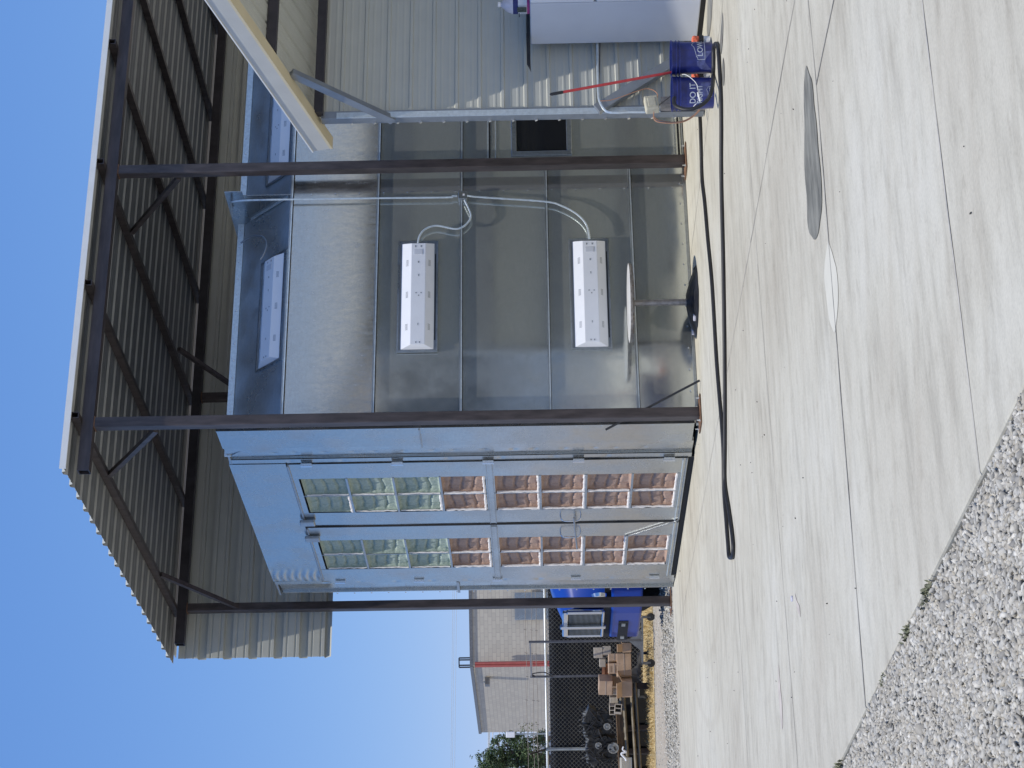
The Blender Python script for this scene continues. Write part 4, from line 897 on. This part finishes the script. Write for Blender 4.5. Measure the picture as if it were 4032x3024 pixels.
# ------------------------------------------------------------------ truck
hd = (-Rh*math.cos(R(25))-Fh*math.sin(R(25))).normalized(); wd_ = (Rh*math.sin(R(25))-Fh*math.cos(R(25))).normalized()   # heading, towards near side
T0 = dp(2515, 2558, 26.6); T0 = Vector((T0.x, T0.y, -.14))   # under the far front corner of the bumper
tr = thing('semi_truck', T0, 'blue truck with tall chrome grille parked behind the booth', 'truck')
def TP(f, w_, z): return T0+hd*f+wd_*w_+Vector((0, 0, z))
def tbox(mb, f0, f1, w0, w1, z0, z1): return mb.add([TP(f0, w0, z0), TP(f1, w0, z0), TP(f1, w1, z0), TP(f0, w1, z0), TP(f0, w0, z1), TP(f1, w0, z1), TP(f1, w1, z1), TP(f0, w1, z1)], [(0, 3, 2, 1), (4, 5, 6, 7), (0, 1, 5, 4), (1, 2, 6, 5), (2, 3, 7, 6), (3, 0, 4, 7)])
def zt(x, y, d): return dp(x, y, d).z+.14
BW = 2.4
bmp = MB(); P_ = [(0, .06), (.05, .0), (.05+.0, BW), (-.15, BW+.05), (-.5, BW+.05), (-.5, BW-.1), (-.25, -.02)]
zb0, zb1 = .40, .80
bmp.prism([TP(-.45, .0, zb0), TP(-.26, .12, zb0), TP(-.12, .25, zb0), TP(-.03, .5, zb0), TP(.0, .8, zb0), TP(.0, BW-.8, zb0), TP(-.03, BW-.5, zb0), TP(-.12, BW-.25, zb0), TP(-.26, BW-.12, zb0), TP(-.45, BW, zb0), TP(-.6, BW-.05, zb0), TP(-.6, .05, zb0)], (0, 0, zb1-zb0)).build('bumper', 'truck_blue', tr, bevel=.03)
fl = MB(); tbox(fl, -.05, .008, .48, 1.28, .56, .69); fl.build('fog_lamp_recess', 'gap', tr); fl = MB(); tbox(fl, .008, .02, .56, .66, .60, .65); tbox(fl, .008, .02, 1.10, 1.20, .60, .65); fl.build('fog_lamp', 'fpost', tr)
mb = MB(); tbox(mb, -.55, -.04, .45, BW-.45, .80, .88); mb.build('grille_base', 'gap', tr)
# hood: loft
def hood_sec(f, hw, ztop, zsh, wlo): 
    c_ = BW/2; return [TP(f, c_-wlo, .88), TP(f, c_-hw, zsh-.1), TP(f, c_-hw*.80, zsh), TP(f, c_-hw*.35, ztop), TP(f, c_+hw*.35, ztop), TP(f, c_+hw*.80, zsh), TP(f, c_+hw, zsh-.1), TP(f, c_+wlo, .88)]
secs = [hood_sec(-.06, .50, 1.41, 1.34, .52), hood_sec(-.4, .62, 1.54, 1.42, .80), hood_sec(-1.1, .86, 1.72, 1.52, 1.1), hood_sec(-1.9, .95, 1.84, 1.62, 1.15)]
mb = MB(); 
for s_ in secs: mb.v += [tuple(p) for p in s_]
mb.f += [(i*8+k, i*8+k+1, (i+1)*8+k+1, (i+1)*8+k) for i in range(3) for k in range(7)]+[tuple(range(8))]
mb.build('hood', 'truck_blue', tr, smooth=True)
mb = MB(); tbox(mb, -4.2, -1.95, .1, BW-.1, .7, 2.75); mb.build('cab', 'truck_blue', tr, bevel=.12)
mb = MB(); tbox(mb, -2.3, -1.93, .25, BW-.25, 1.9, 2.55); mb.build('windscreen', 'glass_dark', tr)
# chrome grille
G0, G1 = BW/2-.48, BW/2+.48; mb = MB()
for q_ in ((G0-.03, G0+.01, .90, 1.38), (G1-.02, G1+.03, .90, 1.38), (G0-.03, G1+.03, .88, .925), (G0, G1, 1.35, 1.43)): tbox(mb, -.03, .035, *q_)
mb.build('grille_surround', 'chrome', tr, bevel=.02); mb = MB(); tbox(mb, .02, .075, BW/2-.035, BW/2+.035, .86, 1.46); mb.build('grille_bar', 'chrome', tr, bevel=.015)
mb = MB(); tbox(mb, -.02, -.01, G0, G1, .92, 1.36); mb.build('grille_backing', 'gap', tr)
mb = MB()
for k in range(26): z_ = .935+k*.016; tbox(mb, -.008, .018, G0+.015, G1-.025, z_, z_+.005)
mb.build('grille_slat', 'fpost', tr)
mb = MB(); mb.lathe(TP(-.40, .42, .95), [(.001, .02), (.09, .01), (.11, -.03)], 20, hd); mb.lathe(TP(-.10, BW-.45, .95), [(.001, .02), (.09, .01), (.11, -.03)], 20, hd); mb.build('headlight', 'chrome', tr, smooth=True)
mb = MB()
for w_ in (.05, BW-.05): mb.prism([TP(-.3, w_-.16, .75), TP(-.25, w_+.16, .75), TP(-.25, w_+.16, 1.15), TP(-.5, w_+.1, 1.25), TP(-1.6, w_+.1, 1.1), TP(-1.6, w_-.16, .75)], wd_*.001)
def tyre(f, w_, r_=.50, wdt=.28):
    c_ = TP(f, w_, r_); prof = [(.001, -wdt/2+.06), (r_*.55, -wdt/2+.05), (r_*.60, -wdt/2), (r_*.92, -wdt/2), (r_, -wdt/2+.04), (r_, wdt/2-.04), (r_*.92, wdt/2), (r_*.60, wdt/2), (r_*.55, wdt/2-.05), (.001, wdt/2-.06)]
    wl = MB().lathe(c_, prof, 36, wd_).build('wheel', 'tyre', tr, smooth=True); MB().lathe(c_, [(.001, wdt/2-.02), (r_*.3, wdt/2-.03), (r_*.54, wdt/2-.045)], 24, wd_).build('rim', 'fpost', wl, smooth=True)
tyre(-.95, .30); tyre(-.95, BW-.2); tyre(-3.9, .2)
# ------------------------------------------------------------------ rolling rack in front of the truck
ca, cb, cc = gp(2573, 2429, ZG+.02), gp(2574, 2611, ZG+.02), gp(2557, 2744, ZG+.02)
cdv = (cb-ca); cf = cc-cdv*1.0
rk = thing('rolling_rack', (ca+cc)/2, 'tall grey steel rolling rack on casters before the cardboard boxes', 'rack')
zb_ = ZG+.19
def caster(p, axc=None):
    c_ = MB().lathe((p.x, p.y, ZG+.062), [(.001, -.018), (.055, -.018), (.062, -.010), (.062, .010), (.055, .018), (.001, .018)], 20, axc or Rh).build('caster', 'tyre', rk, smooth=True)
    MB().bar((p.x, p.y, ZG+.062), (p.x, p.y, zb_), .045, .03).build('fork', 'cart', c_)
caster(ca, Fh+Rh*.4); caster(cb, Fh-Rh*.3); caster(cf, Rh); caster(cc, Rh)
for a, b_ in ((ca, cb), (cf, cc)): MB().bar((a.x, a.y, zb_), (b_.x, b_.y, zb_), .030).build('base_bar', 'cart', rk)
ma, mc = (ca+cb)/2, (cf+cc)/2; ztp = dp(2083, 2590, (ma-CAM).dot(FW)).z
MB().bar((ma.x, ma.y, zb_), (mc.x, mc.y, zb_), .03).build('base_bar', 'cart', rk)
for p, dz_ in ((ma, 0), (mc, 0)):
    MB().bar((p.x, p.y, zb_), (p.x, p.y, ztp), .030).build('upright', 'cart', rk)
    for s_ in (-1, 1): 
        e_ = cdv.normalized()*.17*s_; MB().prism([(p.x, p.y, zb_+.02), (p.x+e_.x, p.y+e_.y, zb_+.02), (p.x, p.y, zb_+.22)], Fh*.012).build('gusset', 'cart', rk)
MB().bar((ma.x, ma.y, ztp-.02), (mc.x, mc.y, ztp-.02), .024).build('top_bar', 'stalk', rk)
MB().tube(smoothpts([(mc.x, mc.y, ztp-.1), mc+Vector((.03, -.05, ztp+.05-ZG-.1)), mc+Vector((.05, -.06, ztp-.25-ZG)), mc+Vector((-.03, -.05, ztp-.38-ZG))], 6), .008, 6).build('hook', 'black', rk)
# ------------------------------------------------------------------ junk along the fence
def oriented(c, yaw, sx, sy, sz):
    X = (Rh*math.cos(yaw)+Fh*math.sin(yaw)); Y = (-Rh*math.sin(yaw)+Fh*math.cos(yaw)); return c, X*(sx/2), Y*(sy/2), Vector((0, 0, sz/2))
JD = 30.6
def jp(x, y, d=JD): return dp(x, y, d)
def carton(x0, x1, y0, y1, d, yaw, label, flap=False, ink=False, depth=.32, tilt=0):
    # x0..x1 vertical extent (image), y0..y1 lateral extent
    pa, pb_ = jp(x1, (y0+y1)/2, d), jp(x0, (y0+y1)/2, d); Hc = pb_.z-pa.z; Wc = (y1-y0)/FOC*d*.92
    c_ = Vector((pa.x, pa.y, pa.z+Hc/2)); root = thing('carton', (c_.x, c_.y, pa.z), label, 'box', 'brown cartons piled by the fence')
    c_, X, Y, Z = oriented(c_, yaw, Wc, depth, Hc); 
    if tilt: Rm = Matrix.Rotation(tilt, 3, Y.normalized()); X, Z = Rm@X, Rm@Z
    if flap:
        mb = MB(); t_ = .008
        for s_ in (-1, 1): mb.obox(c_+X*s_, X.normalized()*t_, Y, Z); mb.obox(c_+Y*s_, X, Y.normalized()*t_, Z)
        mb.obox(c_-Z, X, Y, Z.normalized()*t_); mb.build('carton_body', 'card', root); mb = MB()
        F_ = (-Y.normalized()*.7+Z.normalized()*.55).normalized()*.07; mb.obox(c_-Y+Z+F_, X, F_, F_.cross(X).normalized()*.004); F_ = (X.normalized()*.8+Z.normalized()*.4).normalized()*.07; mb.obox(c_+X+Z+F_, F_, Y, F_.cross(Y).normalized()*.004); mb.build('flap', 'card', root)
    else:
        MB().obox(c_, X, Y, Z).build('carton_body', 'card', root, bevel=.006); MB().obox(c_+Z*.0-Y-Y.normalized()*.002, X*.985, Y.normalized()*.002, Z*.03).build('tape', 'stain_rust', root)
    if ink:
        mb = MB(); 
        for k in range(9): mb.obox(c_-Y-Y.normalized()*.003+X*(-.75+k*.17)-Z*.25, X*.05, Y.normalized()*.001, Z*.10)
        for k in range(7): mb.obox(c_-Y-Y.normalized()*.003+X*(-.6+k*.17)+Z*.55, X*.05, Y.normalized()*.001, Z*.08)
        mb.build('printing', 'card_ink', root)
    return root
carton(2428, 2484, 2573, 2668, 30.4, .25, 'plain taped carton at the middle of the pile, left of the rack upright')
carton(2395, 2439, 2576, 2606, 30.45, .25, 'small plain carton stacked on the plain taped carton')
carton(2395, 2439, 2608, 2652, 30.4, .1, 'small carton with dark printed lines on its front', ink=True)
carton(2357, 2410, 2664, 2727, 30.5, -.18, 'clean carton standing tilted at the top of the pile', tilt=.05)
carton(2403, 2450, 2668, 2706, 30.9, .3, 'shaded open carton behind the tilted one', flap=True)
carton(2448, 2486, 2672, 2738, 30.2, -.1, 'low open carton with a dark hand hole at the pile base', flap=True, depth=.25)
carton(2450, 2483, 2533, 2567, 30.3, .1, 'narrow open carton half hidden behind the bumper', flap=True, depth=.2)
def blockp(x0, x1, y0, y1, d, yaw, label, holes=True, mat='block', tilt=0.):
    pa, pb_ = jp(x1, (y0+y1)/2, d), jp(x0, (y0+y1)/2, d); Hc = pb_.z-pa.z; Wc = (y1-y0)/FOC*d*.9
    c_ = Vector((pa.x, pa.y, pa.z+Hc/2)); c_, X, Y, Z = oriented(c_, yaw, Wc, .18, Hc)
    if tilt: Rm = Matrix.Rotation(tilt, 3, Y.normalized()); X, Z = Rm@X, Rm@Z
    mb = MB(); 
    if holes:
        t_ = .2
        mb.obox(c_+Z*(1-t_/2), X, Y, Z*(t_/2)); mb.obox(c_-Z*(1-t_/2), X, Y, Z*(t_/2))
        for s_ in (-1, 0, 1): mb.obox(c_+X*(s_*.9), X*.1, Y, Z*(1-t_))
        mb.obox(c_+Y*.9, X, Y*.08, Z*(1-t_))
    else: mb.obox(c_, X, Y, Z)
    o = mb.build('concrete_block', mat, bevel=.004); return tag(o, label, 'block', 'concrete blocks by the fence')
blockp(2338, 2372, 2547, 2592, 30.7, .1, 'rough tan block topmost of the pile near the truck', False)
blockp(2373, 2405, 2545, 2582, 30.7, .3, 'shaded stone block just under the topmost block', False)
blockp(2360, 2384, 2590, 2625, 30.8, .0, 'broken tan block behind the printed carton', False)
blockp(2402, 2432, 2710, 2735, 30.5, .1, 'small rough block under the tilted carton', False)
blockp(2401, 2432, 2738, 2770, 30.6, -.1, 'flat faced grey block between rack and engines', False)
blockp(2399, 2422, 2768, 2810, 30.5, -.2, 'hollow concrete block with two open cores facing out')
blockp(2420, 2448, 2772, 2811, 30.2, .3, 'single hollow block lying on its side in front of the other', True, tilt=.1)
o = MB().lathe(jp(2395, 2640, 30.9), [(.03, -.17), (.085, -.16), (.11, .05), (.12, .06), (.12, .10), (.10, .10)], 28).build('clay_pot', 'clay', smooth=True); tag(o, 'terracotta pot wedged behind the cartons', 'pot')
# engine rack: timbers, pipes
rkk = thing('storage_rack', jp(2530, 2860, 30.8), 'low rack of weathered timbers and pipes carrying the engines', 'rack'); rkk.location.z = ZG
a, b_ = jp(2452, 2690, 30.6), jp(2470, 3060, 30.6)
mb = MB()
for dz_, dd_, r_ in ((0, 0, .030), (-.12, -.1, .022), (-.20, .05, .020), (.03, .3, .030)): mb.tube([a+Vector((0, 0, dz_))+Fh*dd_, b_+Vector((0, 0, dz_-.02))+Fh*dd_], r_, 8)
mb.build('pipe', 'pipe', rkk, smooth=True)
mb = MB()
a2, b2_ = jp(2440, 2800, 30.8), jp(2452, 3060, 30.8)
mb.bar(a2, b2_, .12, .09); mb.bar(a2+Fh*.5, b2_+Fh*.5, .12, .09); mb.build('timber', 'wood', rkk)
mb = MB()
for y_ in (2702, 2868, 2960, 3040):
    for dd_ in (.0, .55): 
        q_ = jp(2460, y_, 30.7+dd_); mb.box((q_.x-.04, q_.y-.04, ZG), (q_.x+.04, q_.y+.04, q_.z))
mb.build('leg', 'steel_dark', rkk)
mb = MB(); 
for k in range(6): q_ = jp(2445+k*8, 3045, 30.5+k*.02); mb.bar(q_-Rh*.5, q_+Rh*.25, .02, .03)
mb.build('slat', 'cream_trim', rkk)
MB().prism([jp(2445, 2700, 31.3), jp(2445, 3080, 31.3), Vector((*jp(2445, 3080, 31.3).xy, ZG)), Vector((*jp(2445, 2700, 31.3).xy, ZG))], Fh*.03).build('back_board', 'gap', rkk)
def engine(cx_, cy_, label, seed, s_=1.):
    rr = random.Random(seed); c_ = jp(cx_, cy_, 30.7); zb = c_.z-.25*s_; root = thing('engine', (c_.x, c_.y, zb), label, 'engine', 'scrap engines on the rack')
    U, D_, Z = Rh*s_, -Fh*s_, Vector((0, 0, s_))
    Q = lambda u, d, z: c_+U*u+D_*d+Z*z
    mb = MB(); mb.obox(Q(0, -.1, -.05), U*.17, D_*.22, Z*.17); mb.obox(Q(-.12, -.1, .14), U*.12+Z*.05, D_*.2, Z*.06-U*.03); mb.obox(Q(.13, -.1, .13), U*.12-Z*.05, D_*.2, Z*.06+U*.03)
    for k in range(34): mb.obox(Q(rr.uniform(-.25, .25), rr.uniform(.0, .17), rr.uniform(-.24, .26)), (U*rr.uniform(-1, 1)+Z*rr.uniform(-1, 1)).normalized()*rr.uniform(.015, .06), D_*rr.uniform(.02, .05), (Z+U*rr.uniform(-.6, .6)).normalized()*rr.uniform(.012, .035))
    mb.build('engine_block', 'engine', root, bevel=.012)
    mb = MB()
    for sd in (-1, 1):
        for k in range(4): mb.lathe(Q(sd*(.06+k*.05), .02, .235-abs(k-1.5)*.012-sd*.0), [(.001, .02), (.018, .02), (.022, -.02)], 8, (0, 0, 1))
        mb.obox(Q(sd*.15, .04, .19), U*.13-Z*(.05*sd), D_*.02, Z*.018)
    mb.build('valve_cover', 'alu', root, smooth=True)
    for (u, z, r_) in ((.03, -.18, .088), (-.11, .01, .046), (.07, .05, .052), (-.17, -.12, .036), (.18, -.05, .040)) if seed == 9 else ((-.04, -.16, .055), (.10, .06, .040), (-.12, .03, .044)):
        MB().lathe(Q(u, .16, z), [(.001, .03), (r_*.3, .03), (r_*.35, .012), (r_*.75, .010), (r_*.8, .028), (r_, .028), (r_, -.02)], 24, -Fh).build('pulley', 'alu' if r_ > .05 and u != 0 else 'engine', root, smooth=True)
    for k in range(7):
        mb = MB(); p_ = Q(rr.uniform(-.2, .2), .17, rr.uniform(-.1, .2)); mb.tube(smoothpts([p_, p_+U*rr.uniform(-.12, .12)+Z*.06+D_*.03, p_+U*rr.uniform(-.15, .15)-Z*rr.uniform(.0, .12)], 4), .010, 6)
        mb.build('engine_hose', 'black', root, smooth=True)
    for k in range(3): MB().tube([Q(-.1+.1*k, .1, .2), Q(-.13+.1*k, .14, .32)], .006, 5).build('engine_bolt', 'alu', root)
    return root
engine(2352, 2845, 'greasy engine with exposed pulleys nearer the concrete blocks', 3, .92)
engine(2368, 2945, 'larger scrap engine with aluminium heads in front of the fence post', 9, 1.0)
# white curled pipe piece
o = MB().tube(smoothpts([jp(2455, 2940, 30.2), jp(2452, 2952, 30.2), jp(2465, 2960, 30.2), jp(2447, 2968, 30.2), jp(2462, 2985, 30.2), jp(2466, 2995, 30.2)], 6), [.012]*12+[.018]*19, 8).build('bent_pipe', 'white', smooth=True); tag(o, 'small white bent pipe lying on the dark rack', 'pipe')
# straw
rr = random.Random(21); mb = MB()
for i in range(9000):
    y_ = rr.uniform(2380, 3120); d = 29.7+rr.betavariate(1.3, 1.6)*3.0; c_ = dp(2300, y_, d); z = ZG+rr.uniform(0, .035)
    c_ = Vector((c_.x, c_.y, z)); a = rr.uniform(0, 6.28); l_ = rr.uniform(.03, .11); u_ = Vector((math.cos(a), math.sin(a), rr.uniform(-.1, 1.0))).normalized()*l_; s_ = Vector((-math.sin(a), math.cos(a), 0))*.0045
    mb.add([c_-s_, c_+s_, c_+u_+s_*.3, c_+u_-s_*.3], [(0, 1, 2, 3)])
o = mb.build('straw', 'straw', fix=False); o['kind'] = 'stuff'; o['label'] = 'golden dry straw lying in front of the fence'; o['category'] = 'straw'
P4 = [Vector((*dp(2300, y_, d).xy, ZG+.006)) for y_, d in ((2300, 29.8), (3200, 29.6), (3200, 33.), (2300, 33.))]
MB().add(P4, [(0, 1, 2, 3)]).build('straw_litter', 'straw', fix=False)['kind'] = 'structure'
# weeds at the slab edge
for i, (x_, y_, s_, lb_) in enumerate(((3642, 2292, .05, 'tiny leafy weed at the slab edge, nearest the camera'), (3570, 2470, .05, 'tuft of weeds between slab and gravel, second from the camera'), (3480, 2680, .04, 'low dry weed at the slab edge, third from the camera'), (3300, 3010, .06, 'weed clump at the slab edge, farthest from the camera'))):
    p = gp(x_, y_); root = thing('weed', (SE-.02, p.y, -.01), lb_, 'weed', 'weeds growing along the slab edge'); mb = MB(); rr = random.Random(i)
    for k in range(70):
        a = rr.uniform(0, 6.28); l_ = s_*.62*rr.uniform(.5, 1.3); c_ = Vector((SE-.03+rr.gauss(0, .012), p.y+rr.gauss(0, .05), -.01)); u_ = Vector((math.cos(a)*.7, math.sin(a)*.7, rr.uniform(.4, 1.2))).normalized()*l_; sv = Vector((-math.sin(a), math.cos(a), 0))*l_*.16
        mb.add([c_, c_+u_*.6+sv, c_+u_, c_+u_*.6-sv], [(0, 1, 2, 3)])
    mb.build('leaves', 'weed', root, fix=False)
# ------------------------------------------------------------------ made-up building, unseen behind the viewer, added for the polished sheets to mirror
wh = thing('unseen_warehouse', (20, -36, 0), 'unseen dark building added behind the viewer for the booth to mirror', 'building')
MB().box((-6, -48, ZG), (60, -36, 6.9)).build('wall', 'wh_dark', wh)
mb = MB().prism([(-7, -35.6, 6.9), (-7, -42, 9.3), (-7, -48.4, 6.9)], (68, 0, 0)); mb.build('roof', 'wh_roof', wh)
for x0_ in (0, 7.2, 14.4, 21.6, 28.8, 36.0): MB().box((x0_, -35.99, ZG), (x0_+6.9, -35.9, 2.9)).build('added_dock_door', 'wh_door', wh)  # doors added as a pale band for the reflection
tag(o, None)
